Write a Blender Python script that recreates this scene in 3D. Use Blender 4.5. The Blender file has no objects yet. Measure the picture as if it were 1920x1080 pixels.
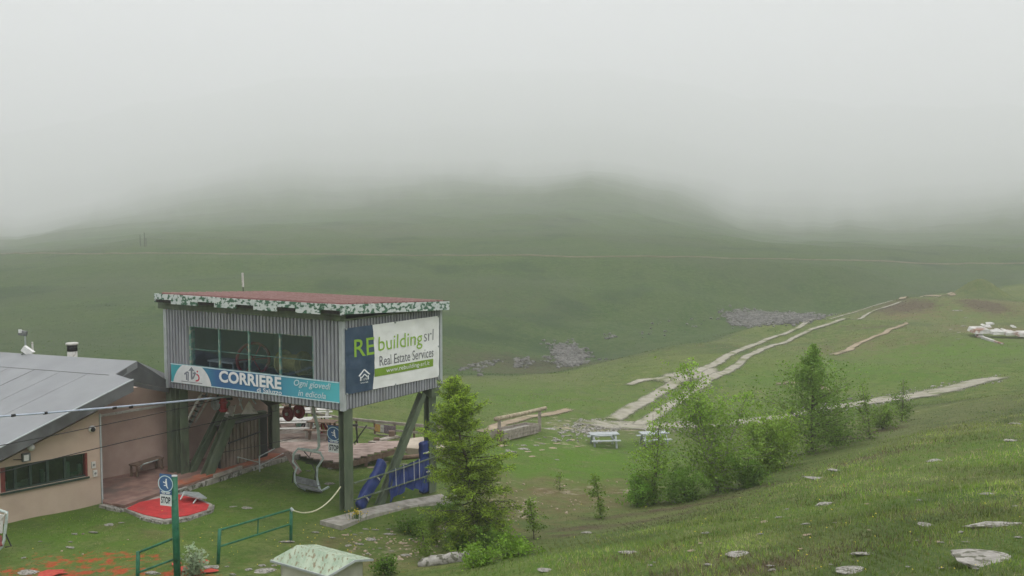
import bpy, math, random
import numpy as np
from mathutils import Vector, Matrix
random.seed(7); rng = np.random.default_rng(11)
SC = bpy.context.scene
COL = SC.collection

# ------------------------------------------------------------------ camera
F = 1850.0; TH = math.atan(130/1850.0); H = 10.0
CT, ST = math.cos(TH), math.sin(TH)
cd = bpy.data.cameras.new('camera'); cam = bpy.data.objects.new('camera', cd); COL.objects.link(cam)
cam.location = (0, 0, H); cam.rotation_euler = (math.pi/2-TH, 0, 0)
cd.sensor_width = 36; cd.lens = 36*F/1920.0; cd.clip_end = 14000; cd.clip_start = 0.3
SC.camera = cam
# ------------------------------------------------------------------ light
SC.view_settings.view_transform = 'Standard'; SC.view_settings.look = 'None'
SC.view_settings.gamma = 1; SC.view_settings.use_curve_mapping = False
SC.view_settings.exposure = 0.97
SC.cycles.volume_bounces = 4; SC.cycles.max_bounces = 8; SC.cycles.diffuse_bounces = 3
SC.cycles.transparent_max_bounces = 12
SUN_EL, SUN_ROT = math.radians(58), math.radians(150)
w = bpy.data.worlds.new('World'); SC.world = w; w.use_nodes = True
nt = w.node_tree; bg = nt.nodes['Background']
sky = nt.nodes.new('ShaderNodeTexSky'); sky.sky_type = 'NISHITA'; sky.sun_disc = False
sky.sun_elevation = SUN_EL; sky.sun_rotation = SUN_ROT; sky.dust_density = 4
hs = nt.nodes.new('ShaderNodeHueSaturation'); hs.inputs['Saturation'].default_value = 0.10
nt.links.new(sky.outputs[0], hs.inputs['Color']); nt.links.new(hs.outputs[0], bg.inputs['Color'])
bg.inputs['Strength'].default_value = 0.12
sl = bpy.data.lights.new('sun', 'SUN'); so = bpy.data.objects.new('sun', sl); COL.objects.link(so)
sl.energy = 1.3; sl.angle = math.radians(40); sl.color = (1, .98, .95)
so.rotation_euler = (math.pi/2-SUN_EL, 0, math.pi-SUN_ROT+math.pi)
so.location = (0, 0, 300)
HAZE = 0.0009

# ------------------------------------------------------------------ geometry helpers
def ray(px, py):
    a = px-960.0; b = 540.0-py
    return (a, F*CT+b*ST, -F*ST+b*CT)
def at(px, py, D):
    r = ray(px, py); k = D/r[1]; return Vector((r[0]*k, D, H+r[2]*k))
def hit(px, py, z):
    r = ray(px, py); k = (z-H)/r[2]; return Vector((r[0]*k, r[1]*k, z))
def V(*a): return Vector(a)

class MB:
    def __init__(s): s.v = []; s.f = []; s.mi = []; s.m = 0
    def face(s, pts):
        n = len(s.v); s.v += [tuple(p) for p in pts]; s.f.append(tuple(range(n, n+len(pts)))); s.mi.append(s.m)
    def box(s, a, b):
        x0, y0, z0 = a; x1, y1, z1 = b; n = len(s.v)
        s.v += [(x0,y0,z0),(x1,y0,z0),(x1,y1,z0),(x0,y1,z0),(x0,y0,z1),(x1,y0,z1),(x1,y1,z1),(x0,y1,z1)]
        for q in ((0,3,2,1),(4,5,6,7),(0,1,5,4),(1,2,6,5),(2,3,7,6),(3,0,4,7)): s.f.append(tuple(n+i for i in q)); s.mi.append(s.m)
        return s
    def beam(s, p, q, w, h, up=(0,0,1), a=0, b=0):
        p, q = Vector(p), Vector(q); d = (q-p).normalized(); up = Vector(up)
        if abs(d.dot(up)) > .98: up = Vector((0,1,0))
        r = d.cross(up).normalized(); t = r.cross(d).normalized(); n = len(s.v)
        for c in (p, q):
            for i, j in ((-1,-1),(1,-1),(1,1),(-1,1)): s.v.append(tuple(c+r*(i*w/2+a)+t*(j*h/2+b)))
        for k in ((3,2,1,0),(4,5,6,7),(0,1,5,4),(1,2,6,5),(2,3,7,6),(3,0,4,7)): s.f.append(tuple(n+i for i in k)); s.mi.append(s.m)
        return s
    def hbeam(s, p, q, w, d, up, t=.03):      # flanges spaced w apart along r, depth d along up
        s.beam(p, q, t, d, up, a=-w/2+t/2); s.beam(p, q, t, d, up, a=w/2-t/2); s.beam(p, q, w-2*t-.002, t*.8, up)
        return s
    def tube(s, pts, r, n=8, cap=True):
        pts = [Vector(p) for p in pts]; rs = r if isinstance(r, (list, tuple)) else [r]*len(pts)
        rings = []; pr = None
        for i, p in enumerate(pts):
            d = (pts[min(i+1, len(pts)-1)]-pts[max(i-1, 0)]).normalized()
            if pr is None:
                up = Vector((0,0,1)) if abs(d.z) < .9 else Vector((1,0,0)); a = d.cross(up).normalized()
            else: a = (pr-d*pr.dot(d)).normalized()
            pr = a; b = d.cross(a); base = len(s.v)
            for k in range(n):
                t = 2*math.pi*k/n; s.v.append(tuple(p+(a*math.cos(t)+b*math.sin(t))*rs[i]))
            rings.append(base)
        for i in range(len(rings)-1):
            for k in range(n):
                k2 = (k+1) % n; s.f.append((rings[i]+k, rings[i]+k2, rings[i+1]+k2, rings[i+1]+k)); s.mi.append(s.m)
        if cap:
            s.f.append(tuple(rings[0]+k for k in reversed(range(n)))); s.mi.append(s.m)
            s.f.append(tuple(rings[-1]+k for k in range(n))); s.mi.append(s.m)
        return s
    def slab(s, top, thick):                   # polygon of points, extruded straight down
        top = [Vector(p) for p in top]; n = len(top); b = len(s.v)
        s.v += [tuple(p) for p in top]+[(p.x, p.y, p.z-thick) for p in top]
        s.f.append(tuple(b+i for i in range(n))); s.mi.append(s.m)
        s.f.append(tuple(b+n+i for i in reversed(range(n)))); s.mi.append(s.m)
        for i in range(n):
            j = (i+1) % n; s.f.append((b+i, b+n+i, b+n+j, b+j)); s.mi.append(s.m)
        return s
    def prism(s, poly, off):                   # polygon of points extruded along a vector
        top = [Vector(p) for p in poly]; off = Vector(off); n = len(top); b = len(s.v)
        s.v += [tuple(p) for p in top]+[tuple(p+off) for p in top]
        s.f.append(tuple(b+i for i in reversed(range(n)))); s.mi.append(s.m)
        s.f.append(tuple(b+n+i for i in range(n))); s.mi.append(s.m)
        for i in range(n):
            j = (i+1) % n; s.f.append((b+i, b+j, b+n+j, b+n+i)); s.mi.append(s.m)
        return s
    def build(s, name, mat, parent=None, smooth=False):
        me = bpy.data.meshes.new(name); me.from_pydata(s.v, [], s.f); me.validate()
        mats = mat if isinstance(mat, (list, tuple)) else [mat]
        for m_ in mats: me.materials.append(m_)
        if len(mats) > 1: me.polygons.foreach_set('material_index', s.mi)
        if smooth: me.polygons.foreach_set('use_smooth', [True]*len(me.polygons))
        me.update()
        o = bpy.data.objects.new(name, me); COL.objects.link(o)
        if parent is not None: o.parent = parent
        return o

def tag(o, label, cat, group=None):
    o['label'] = label; o['category'] = cat
    if group: o['group'] = group
    return o
def thing(name, label, cat, loc=(0,0,0), rotz=0, group=None):
    o = bpy.data.objects.new(name, None); COL.objects.link(o); o.empty_display_size = .2
    o.location = loc; o.rotation_euler = (0, 0, rotz)
    return tag(o, label, cat, group)
def structure(o): o['kind'] = 'structure'; return o
def stuff(o): o['kind'] = 'stuff'; return o
def dup(root, loc, rotz=None, label=None, scale=None):
    r = root.copy(); COL.objects.link(r); r.location = loc
    if rotz is not None: r.rotation_euler = (0, 0, rotz)
    if label: r['label'] = label
    if scale: r.scale = scale
    for ch in list(root.children):
        c = ch.copy(); COL.objects.link(c); c.parent = r
        for g in list(ch.children):
            d = g.copy(); COL.objects.link(d); d.parent = c
    return r

def np_mesh(name, verts, faces, mat, cols=None, smooth=False, attrs=None, parent=None):
    """verts (n,3); faces (m,k) of constant k; cols (n,3)"""
    me = bpy.data.meshes.new(name); n, (m, k) = len(verts), faces.shape
    me.vertices.add(n); me.vertices.foreach_set('co', np.ascontiguousarray(verts, dtype=np.float32).ravel())
    me.loops.add(m*k); me.loops.foreach_set('vertex_index', np.ascontiguousarray(faces, dtype=np.int32).ravel())
    me.polygons.add(m); me.polygons.foreach_set('loop_start', np.arange(0, m*k, k, dtype=np.int32))
    if smooth: me.polygons.foreach_set('use_smooth', np.ones(m, dtype=bool))
    me.update(calc_edges=True)
    if cols is not None:
        a = me.color_attributes.new('col', 'FLOAT_COLOR', 'POINT')
        c4 = np.ones((n, 4), dtype=np.float32); c4[:, :3] = cols; a.data.foreach_set('color', c4.ravel())
    for key, val in (attrs or {}).items():
        a = me.attributes.new(key, 'FLOAT', 'POINT'); a.data.foreach_set('value', val.astype(np.float32).ravel())
    me.materials.append(mat)
    o = bpy.data.objects.new(name, me); COL.objects.link(o)
    if parent is not None: o.parent = parent
    return o

# ------------------------------------------------------------------ numpy noise
def _hash(i, j, s):
    h = (i*374761393+j*668265263+s*1442695041) & 0xffffffff
    h = ((h ^ (h >> 13))*1274126177) & 0xffffffff
    return ((h ^ (h >> 16)) & 0xffff)/65535.0
def vnoise(x, y, s=0):
    xi = np.floor(x).astype(np.int64); yi = np.floor(y).astype(np.int64); fx = x-xi; fy = y-yi
    fx = fx*fx*(3-2*fx); fy = fy*fy*(3-2*fy)
    a = _hash(xi, yi, s); b = _hash(xi+1, yi, s); c = _hash(xi, yi+1, s); d = _hash(xi+1, yi+1, s)
    return (a*(1-fx)+b*fx)*(1-fy)+(c*(1-fx)+d*fx)*fy
def fbm(x, y, s=0, o=4):
    t = 0; a = .5; n = 0
    for k in range(o): t = t+a*vnoise(x*2**k+17.3*k, y*2**k-9.1*k, s+k); n += a; a *= .5
    return t/n
def sstep(a, b, x):
    t = np.clip((x-a)/(b-a), 0, 1); return t*t*(3-2*t)

# ------------------------------------------------------------------ terrain height
HZ = [(650,975,0),(190,946,0),(0,990,0),(100,1040,.05),(300,1060,.05),(450,1072,.05),(560,1000,0),(330,960,-.1),
      (450,905,-.15),(530,880,-.15),(600,900,-.2),(650,880,-.35),(820,942,-.58),(740,900,-.5),(-200,1020,0),(-500,1000,0)]
AD = [(900,900,41),(935,825,55),(1130,842,56),(1015,812,58),(1130,900,44),(1000,950,38),(960,1000,33),(860,1000,32),
      (1180,800,66),(1300,790,66),(1250,860,53),(1380,912,41),(1600,800,56),(1700,760,66),(1800,735,72),(1900,700,80),
      (1100,1000,32.5),(1200,960,36),(1300,930,39.5),(1900,1060,14),(1900,980,18.5),(1900,900,25),(1900,800,38),(1900,740,54),
      (1550,1060,17),(1550,980,23),(1550,900,33),(1550,850,43),(1200,1070,20),(1200,1020,25),(1200,985,31),
      (900,1075,23),(850,1050,27),(780,1070,27),(690,1050,28.5),(2300,1060,14),(2300,900,25),(2300,800,38),(1500,870,40)]
WZ = [(-22,52,0),(-30,44,0),(-14,52,0),(-9,47,-.3),(-5,50,-1.1),(-3,60,-2.4),(-12,66,-2.0),(-25,70,-1.5),(-30,20,.1),(-14,16,.6),(-2,14,1.6),(5,8,4.6),(0,2,5.6),
      (-20,2,2.5),(15,2,6.5),(30,10,7.5),(45,40,3)]
cp = [hit(*p) for p in HZ]+[at(*p) for p in AD]+[Vector(p) for p in WZ]
cp = np.array([tuple(p) for p in cp]); LAM = .02
def _tps_k(r2): return np.where(r2 > 1e-9, .5*r2*np.log(np.maximum(r2, 1e-9)), 0)
_n = len(cp); _K = _tps_k(((cp[:, None, :2]-cp[None, :, :2])**2).sum(-1)/900.)+np.eye(_n)*LAM
_P = np.c_[np.ones(_n), cp[:, :2]/30.]
_A = np.zeros((_n+3, _n+3)); _A[:_n, :_n] = _K; _A[:_n, _n:] = _P; _A[_n:, :_n] = _P.T
_W = np.linalg.solve(_A, np.r_[cp[:, 2], 0, 0, 0])
def tps(x, y):
    z = _W[_n]+_W[_n+1]*x/30+_W[_n+2]*y/30
    for i in range(_n): z = z+_W[i]*_tps_k(((x-cp[i, 0])**2+(y-cp[i, 1])**2)/900.)
    return z
DK = np.log([75,90,110,130,150,175,200,285,440,700,1100,1650,2350,3300,4600.])
PXK = np.array([-500,0,320,640,960,1120,1280,1440,1600,1760,1920,2400.])
TB = np.array([
 [755,715,665,615,580,548,522,498,480,460,440,415,380,320,240],
 [740,700,655,610,575,538,508,480,474,458,443,425,400,345,240],
 [737,697,647,602,565,525,488,452,432,408,385,362,340,300,215],
 [735,700,650,600,560,515,482,447,415,385,355,330,305,265,190],
 [727,704,706,655,595,528,480,440,405,368,330,305,280,240,170],
 [738,700,683,676,612,538,480,438,402,362,322,298,275,242,170],
 [752,690,648,652,628,545,482,446,420,390,362,335,310,270,190],
 [756,697,648,613,616,575,490,460,448,432,412,385,355,310,220],
 [745,695,650,612,589,584,505,465,450,434,415,390,360,315,225],
 [722,683,640,602,568,553,545,470,448,420,398,375,348,305,215],
 [710,672,632,602,572,542,532,470,440,405,380,358,335,290,200],
 [690,655,620,592,565,540,525,460,425,390,362,338,310,265,180.]])
def _cat(p0, p1, p2, p3, t):
    return .5*((2*p1)+(-p0+p2)*t+(2*p0-5*p1+4*p2-p3)*t*t+(-p0+3*p1-3*p2+p3)*t**3)
def _tab_rows(ip, tp, k):
    k = np.clip(k, 0, len(DK)-1); n = len(PXK)-1
    g = lambda i: TB[np.clip(i, 0, n), k]
    return _cat(g(ip-1), g(ip), g(ip+1), g(ip+2), tp)
def table(px, D):
    px = np.clip(px, PXK[0], PXK[-1]-1e-3); ld = np.clip(np.log(D), DK[0], DK[-1]-1e-6)
    ip = np.clip(np.searchsorted(PXK, px, side='right')-1, 0, len(PXK)-2); tp = (px-PXK[ip])/(PXK[ip+1]-PXK[ip])
    k = np.clip(np.searchsorted(DK, ld, side='right')-1, 0, len(DK)-2); t = (ld-DK[k])/(DK[k+1]-DK[k])
    a = _tab_rows(ip, tp, k); b = _tab_rows(ip, tp, k+1)
    t2 = t*t*(3-2*t)*.5+t*.5
    return a*(1-t2)+b*t2
TB[:, -2:] -= np.array([[12, 45]])
TB[4:7, 10:13] += np.array([[14, 20, 18], [20, 28, 24], [8, 12, 12]])
def hgt(x, y, fine=True):
    x = np.asarray(x, dtype=float); y = np.asarray(y, dtype=float)
    r = np.hypot(x, y)+1e-6; th = np.arctan2(x, y)
    De = r*np.maximum(np.cos(th), .45); px = 960+F*np.tan(np.clip(th, -1.1, 1.1))
    wob = ((fbm(th*9+4, np.log(r)*.5, 61, 3)-.5)*40+(fbm(th*30+4, np.log(r)*.6, 67, 3)-.5)*16)*sstep(300, 900, r)
    zf = H-(table(px, np.maximum(De, 70))+wob-410)/F*np.maximum(De, 70)
    zn = np.clip(tps(x, y), -5, 8)
    zn = np.where(y < -2, zn*0+5.5, zn*sstep(-2, 6, y)+5.5*(1-sstep(-2, 6, y)))
    s = sstep(66, 84, De); z = zn*(1-s)+zf*s
    # hill relief: gullies and ribs that run down the slope, and heaps on the ridge
    g = fbm(th*26+r*.012, r/70.+th*5, 3, 4)-.5
    z = z+g*np.clip((r-95)*.012, 0, 3.5)*sstep(95, 150, r)*(.30+.70*sstep(240, 420, r))
    for (cx, cy, R, hh) in HEAPS: z = z+hh*np.exp(-(((x-cx)**2+(y-cy)**2)/R**2))
    if fine:
        am = .10+.14*sstep(.3, 1, (x-2)/25.)
        z = z+(fbm(x*.45, y*.45, 8, 4)-.5)*am*1.6*(1-.85*sstep(45, 85, r))+(fbm(x*.12, y*.12, 21, 2)-.5)*.35*sstep(34, 60, r)
    return z
HEAPS = []
_p = at(1838, 560, 158); HEAPS.append((_p.x, _p.y, 3.6, 3.3))
_p = at(1690, 565, 150); HEAPS.append((_p.x, _p.y, 6, 1.0))
for _q in ((1560,612,128,9,1.0),(1650,640,115,7,.9),(1500,660,95,6,.6),(1790,650,105,8,.9),(1900,590,140,12,1.2),(1600,700,85,6,.5),(1420,690,88,5,-.5)):
    _p = at(*_q[:3]); HEAPS.append((_p.x, _p.y, _q[3], _q[4]))
def gz(x, y): return float(hgt(np.array([x]), np.array([y]))[0])
def ground(px, py, lo=9.0, hi=900.0):
    """first point of the terrain met by the line of sight"""
    r = ray(px, py); D = np.exp(np.linspace(math.log(lo), math.log(hi), 1500))
    X = r[0]/r[1]*D; Z = H+r[2]/r[1]*D; hz = hgt(X, D); i = int(np.argmax(Z < hz))
    if i == 0: i = 1
    a = (Z[i-1]-hz[i-1])/((Z[i-1]-hz[i-1])-(Z[i]-hz[i])+1e-9); d = D[i-1]+(D[i]-D[i-1])*a
    x = r[0]/r[1]*d; return Vector((x, d, gz(x, d)))

# ------------------------------------------------------------------ materials
def mk(name, base=(.5,.5,.5), rough=.7, metal=0, spec=.3):
    m = bpy.data.materials.new(name); m.use_nodes = True
    b = m.node_tree.nodes['Principled BSDF']; b.inputs['Base Color'].default_value = (*base, 1)
    b.inputs['Roughness'].default_value = rough; b.inputs['Metallic'].default_value = metal
    b.inputs['Specular IOR Level'].default_value = spec
    return m, m.node_tree, b
def _dummy(): pass
def noisy(name, c1, c2, scale=6, rough=.75, detail=6, lo=.35, hi=.65, bump=0, metal=0, c3=None, s3=1.5, t3=(.58,.68), stretch=None, spec=.3, bscale=None):
    m, t, b = mk(name, c1, rough, metal, spec); N = t.nodes.new; L = t.links.new
    tc = N('ShaderNodeTexCoord'); mp = N('ShaderNodeMapping'); L(tc.outputs['Object'], mp.inputs[0])
    if stretch: mp.inputs['Scale'].default_value = stretch
    n = N('ShaderNodeTexNoise'); n.inputs['Scale'].default_value = scale; n.inputs['Detail'].default_value = detail; L(mp.outputs[0], n.inputs['Vector'])
    r = N('ShaderNodeValToRGB'); r.color_ramp.elements[0].position = lo; r.color_ramp.elements[1].position = hi
    r.color_ramp.elements[0].color = (*c1, 1); r.color_ramp.elements[1].color = (*c2, 1); L(n.outputs[0], r.inputs[0]); out = r.outputs[0]
    if c3:
        n3 = N('ShaderNodeTexNoise'); n3.inputs['Scale'].default_value = s3; n3.inputs['Detail'].default_value = 8; L(mp.outputs[0], n3.inputs['Vector'])
        r3 = N('ShaderNodeMapRange'); r3.inputs[1].default_value = t3[0]; r3.inputs[2].default_value = t3[1]; L(n3.outputs[0], r3.inputs[0])
        mx = N('ShaderNodeMix'); mx.data_type = 'RGBA'; L(r3.outputs[0], mx.inputs[0]); L(out, mx.inputs[6]); mx.inputs[7].default_value = (*c3, 1); out = mx.outputs[2]
    L(out, b.inputs['Base Color'])
    if bump:
        bp = N('ShaderNodeBump'); bp.inputs['Strength'].default_value = bump; bp.inputs['Distance'].default_value = .03
        if bscale:
            nb = N('ShaderNodeTexNoise'); nb.inputs['Scale'].default_value = bscale; nb.inputs['Detail'].default_value = 5; L(mp.outputs[0], nb.inputs['Vector']); L(nb.outputs[0], bp.inputs['Height'])
        else: L(n.outputs[0], bp.inputs['Height'])
        L(bp.outputs[0], b.inputs['Normal'])
    return m
def colmat(name, rough=.8, trans=0.0, mul=1):
    m, t, b = mk(name, rough=rough, spec=.15); a = t.nodes.new('ShaderNodeVertexColor'); a.layer_name = 'col'
    t.links.new(a.outputs[0], b.inputs['Base Color'])
    if trans:
        tr = t.nodes.new('ShaderNodeBsdfTranslucent'); t.links.new(a.outputs[0], tr.inputs[0])
        mx = t.nodes.new('ShaderNodeMixShader'); mx.inputs[0].default_value = trans
        o = t.nodes['Material Output']; t.links.new(b.outputs[0], mx.inputs[1]); t.links.new(tr.outputs[0], mx.inputs[2]); t.links.new(mx.outputs[0], o.inputs[0])
    return m
M = {}
M['leaf'] = colmat('leaf', .6, .45); M['blade'] = colmat('grass_blade', .75, .4)
M['clad'] = noisy('grey_cladding', (.25,.26,.29), (.33,.34,.37), 3, .5, c3=(.20,.20,.21), s3=1.6, t3=(.6,.75), stretch=(1,1,.25))
M['trim'] = noisy('light_trim', (.34,.37,.38), (.44,.47,.48), 3, .5)
M['green_steel'] = noisy('olive_green_steel', (.085,.115,.075), (.13,.16,.105), 4, .55, c3=(.06,.07,.05), s3=2.2, t3=(.58,.72), stretch=(1,1,.4))
M['dark_steel'] = noisy('dark_steel', (.03,.032,.03), (.055,.055,.05), 5, .6)
M['window_green'] = noisy('pale_green_frame', (.10,.24,.20), (.22,.33,.28), 10, .6, c3=(.35,.38,.3), s3=6, t3=(.5,.6))
M['peel'] = noisy('peeling_fascia_paint', (.50,.55,.54), (.62,.66,.65), 5, .7, c3=(.06,.145,.09), s3=6, t3=(.49,.56), detail=9, stretch=(1,1,1.5))
M['fascia_wood'] = noisy('dark_rafter', (.015,.016,.014), (.04,.035,.03), 8, .8)
M['roof_red'] = noisy('weathered_red_roof', (.17,.065,.06), (.24,.11,.105), 2.5, .65, c3=(.27,.18,.16), s3=1.1, t3=(.55,.75))
M['rib_pale'] = noisy('worn_rib_edge', (.30,.17,.155), (.38,.25,.23), 6, .6)
M['membrane'] = noisy('grey_roof_membrane', (.225,.235,.245), (.255,.265,.275), .8, .8, c3=(.20,.205,.215), s3=.5, t3=(.55,.75), bump=.2, bscale=30)
M['membrane_dark'] = noisy('dark_roof_membrane', (.095,.10,.105), (.14,.145,.15), 1.5, .75, c3=(.07,.07,.07), s3=1, t3=(.5,.7))
M['stucco'] = noisy('salmon_stucco', (.45,.345,.275), (.50,.39,.31), 1.6, .9, c3=(.39,.31,.25), s3=.7, t3=(.52,.75), bump=.25, bscale=45)
M['stucco2'] = noisy('rosy_stucco', (.43,.31,.265), (.49,.365,.315), 1.6, .9, c3=(.38,.275,.235), s3=.9, t3=(.5,.75), bump=.2, bscale=45)
M['frame_dark'] = noisy('dark_green_window_frame', (.02,.04,.03), (.035,.06,.045), 6, .5)
M['frame_red'] = noisy('red_brown_post', (.14,.03,.025), (.20,.05,.04), 6, .6)
M['white'] = noisy('white_plastic', (.62,.62,.62), (.74,.74,.73), 8, .45)
M['offwhite'] = noisy('weathered_white', (.48,.47,.44), (.62,.61,.58), 5, .7, c3=(.30,.28,.25), s3=5, t3=(.55,.7))
M['black'] = mk('black_rubber', (.015,.015,.016), .6)[0]
M['galv'] = noisy('galvanised_steel', (.30,.34,.34), (.46,.50,.49), 9, .4, metal=.3)
M['chair_tube'] = noisy('chair_tube_paint', (.38,.46,.44), (.55,.62,.60), 8, .4)
M['seat_grey'] = noisy('grey_seat', (.11,.12,.12), (.19,.20,.20), 7, .6)
M['cable'] = noisy('blue_grey_cable', (.34,.40,.50), (.45,.50,.60), 5, .5)
M['red'] = noisy('crimson_machine_paint', (.27,.012,.022), (.38,.03,.04), 5, .5)
M['maroon'] = noisy('maroon_wheel', (.10,.01,.014), (.17,.02,.03), 6, .5)
M['drum'] = noisy('ochre_drum', (.30,.21,.06), (.42,.31,.10), 6, .6)
M['terrace'] = noisy('reddish_terrace', (.20,.115,.095), (.30,.19,.155), 2.2, .85, c3=(.15,.11,.095), s3=1.2, t3=(.5,.7), bump=.3, bscale=12)
M['orange_edge'] = noisy('orange_red_edge', (.36,.10,.05), (.46,.16,.09), 3, .8, c3=(.25,.16,.12), s3=1.5, t3=(.5,.65))
M['mat_red'] = noisy('bright_red_mat', (.42,.028,.03), (.52,.045,.045), 5, .9, c3=(.34,.05,.045), s3=2, t3=(.55,.7), bump=.5, bscale=60)
M['mat_scrap'] = noisy('faded_red_mat', (.36,.04,.03), (.46,.08,.05), 9, .9)
M['concrete'] = noisy('weathered_concrete', (.25,.235,.205), (.38,.36,.32), 3, .9, c3=(.16,.15,.12), s3=2, t3=(.52,.7), bump=.5, bscale=14)
M['stone'] = noisy('pale_granite', (.24,.23,.205), (.42,.40,.37), 6, .9, c3=(.11,.11,.08), s3=7, t3=(.50,.58), bump=.8, bscale=16)
M['stone_warm'] = noisy('ochre_stone', (.33,.25,.18), (.46,.37,.28), 7, .9, c3=(.22,.19,.14), s3=5, t3=(.5,.62), bump=.8, bscale=16)
M['stone_grey'] = noisy('grey_scree_stone', (.10,.10,.092), (.20,.195,.18), .8, .9)
M['wood'] = noisy('silvered_wood', (.26,.225,.19), (.38,.34,.30), 4, .85, c3=(.18,.15,.125), s3=3, t3=(.5,.7), stretch=(1,1,1), bump=.3, bscale=20)
M['log'] = noisy('pale_log', (.33,.27,.19), (.47,.40,.29), 5, .85, c3=(.2,.16,.11), s3=4, t3=(.5,.7))
M['wood_brown'] = noisy('brown_wood', (.13,.085,.06), (.21,.145,.105), 6, .85)
M['wood_pink'] = noisy('pinkish_deck_wood', (.29,.215,.185), (.40,.31,.27), 2.5, .85, c3=(.2,.15,.13), s3=1.5, t3=(.5,.7))
M['shed'] = noisy('brown_corrugated', (.15,.115,.09), (.25,.20,.165), 2.5, .75, c3=(.32,.26,.22), s3=3, t3=(.5,.68), stretch=(1,1,.3))
M['post_green'] = noisy('bright_green_paint', (.012,.105,.055), (.03,.16,.09), 6, .45, c3=(.01,.05,.03), s3=5, t3=(.58,.7))
M['navy'] = noisy('navy_tarpaulin', (.016,.03,.13), (.03,.055,.20), 3, .45, bump=.6, bscale=5)
M['navy_dark'] = noisy('dark_navy_pad', (.01,.018,.075), (.025,.04,.14), 4, .4, bump=.6, bscale=6)
M['rope'] = noisy('cream_rope', (.52,.50,.34), (.66,.63,.46), 20, .9)
M['kiosk_roof'] = noisy('mossy_pale_roof', (.26,.34,.25), (.40,.47,.36), 3, .85, c3=(.22,.19,.12), s3=9, t3=(.56,.63), detail=9, stretch=(1.6,.7,1), bump=.4, bscale=12)
M['kiosk_wall'] = noisy('cream_kiosk_wall', (.46,.45,.38), (.56,.55,.48), 3, .8)
M['sign_blue'] = noisy('sign_blue', (.045,.115,.27), (.06,.14,.31), 3, .5)
M['sign_teal'] = noisy('sign_faded_blue', (.09,.24,.42), (.11,.28,.47), 3, .5)
M['sign_white'] = noisy('sign_white', (.66,.69,.70), (.75,.77,.78), 4, .5)
M['ink'] = mk('sign_ink', (.02,.025,.04), .5)[0]
M['text_white'] = mk('print_white', (.78,.80,.82), .5)[0]
M['text_pale'] = mk('print_pale_blue', (.56,.72,.78), .5)[0]
M['banner_navy'] = noisy('banner_navy', (.035,.065,.115), (.05,.085,.14), 1.5, .4)
M['banner_white'] = noisy('banner_white', (.76,.77,.76), (.82,.83,.82), 1.5, .45)
M['banner_green'] = mk('banner_green', (.20,.33,.035), .5)[0]
M['logo_green'] = mk('print_lime', (.27,.47,.05), .5)[0]
M['logo_grey'] = mk('print_grey', (.16,.165,.18), .5)[0]
M['logo_red'] = mk('print_red', (.55,.05,.09), .5)[0]
M['logo_mid'] = mk('print_mid_grey', (.20,.22,.26), .5)[0]
M['bark'] = noisy('bark', (.055,.045,.035), (.11,.09,.07), 12, .9)
M['bark_pale'] = noisy('pale_birch_bark', (.16,.14,.11), (.30,.28,.24), 10, .9)
M['dirt'] = noisy('pale_gravel', (.26,.245,.195), (.34,.32,.26), 1.6, .95, c3=(.13,.15,.055), s3=.7, t3=(.52,.66), bump=.15, bscale=6)
M['dirt2'] = noisy('brown_earth', (.24,.19,.13), (.35,.285,.20), .7, .95, c3=(.16,.15,.08), s3=.4, t3=(.5,.65), bump=.6, bscale=6)
M['heap'] = noisy('rusty_earth', (.13,.095,.07), (.22,.16,.125), .5, .95)
M['ruin'] = noisy('whitewashed_block', (.38,.37,.345), (.56,.555,.53), 1.5, .8, c3=(.24,.13,.09), s3=.8, t3=(.56,.66), bump=.3, bscale=8)
def glass(name, tint, gl=.16, rough=.05):
    m = bpy.data.materials.new(name); m.use_nodes = True; t = m.node_tree; t.nodes.remove(t.nodes['Principled BSDF'])
    a = t.nodes.new('ShaderNodeBsdfTransparent'); a.inputs[0].default_value = (*tint, 1)
    g = t.nodes.new('ShaderNodeBsdfGlossy'); g.inputs['Roughness'].default_value = rough; g.inputs[0].default_value = (.62,.78,1,1)
    x = t.nodes.new('ShaderNodeMixShader'); x.inputs[0].default_value = gl
    t.links.new(a.outputs[0], x.inputs[1]); t.links.new(g.outputs[0], x.inputs[2]); t.links.new(x.outputs[0], t.nodes['Material Output'].inputs[0]); return m
M['glass'] = glass('window_glass', (.82,.88,.92), .10); M['glass2'] = glass('lodge_glass', (.5,.6,.55), .07)

def ragged(m, sc=1.6):
    t = m.node_tree; N = t.nodes.new; L = t.links.new; b = t.nodes['Principled BSDF']
    a = N('ShaderNodeAttribute'); a.attribute_name = 'edge'; tc = N('ShaderNodeTexCoord')
    n = N('ShaderNodeTexNoise'); n.inputs['Scale'].default_value = sc; n.inputs['Detail'].default_value = 8; n.inputs['Roughness'].default_value = .82; L(tc.outputs['Object'], n.inputs['Vector'])
    x = N('ShaderNodeMath'); x.operation = 'MULTIPLY_ADD'; L(n.outputs[0], x.inputs[0]); x.inputs[1].default_value = 1.1; L(a.outputs['Fac'], x.inputs[2])
    r = N('ShaderNodeMapRange'); r.inputs[1].default_value = 1.02; r.inputs[2].default_value = 1.42; r.inputs[3].default_value = 1; r.inputs[4].default_value = 0; L(x.outputs[0], r.inputs[0])
    L(r.outputs[0], b.inputs['Alpha'])
ragged(M['dirt'], .9); ragged(M['dirt2'], .8)
M['far_path'] = noisy('far_path_earth', (.13,.125,.075), (.17,.155,.10), .3, .95)
M['dirt_solid'] = noisy('pale_ground', (.34,.29,.225), (.49,.43,.35), .9, .95, bump=.6, bscale=6)
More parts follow.
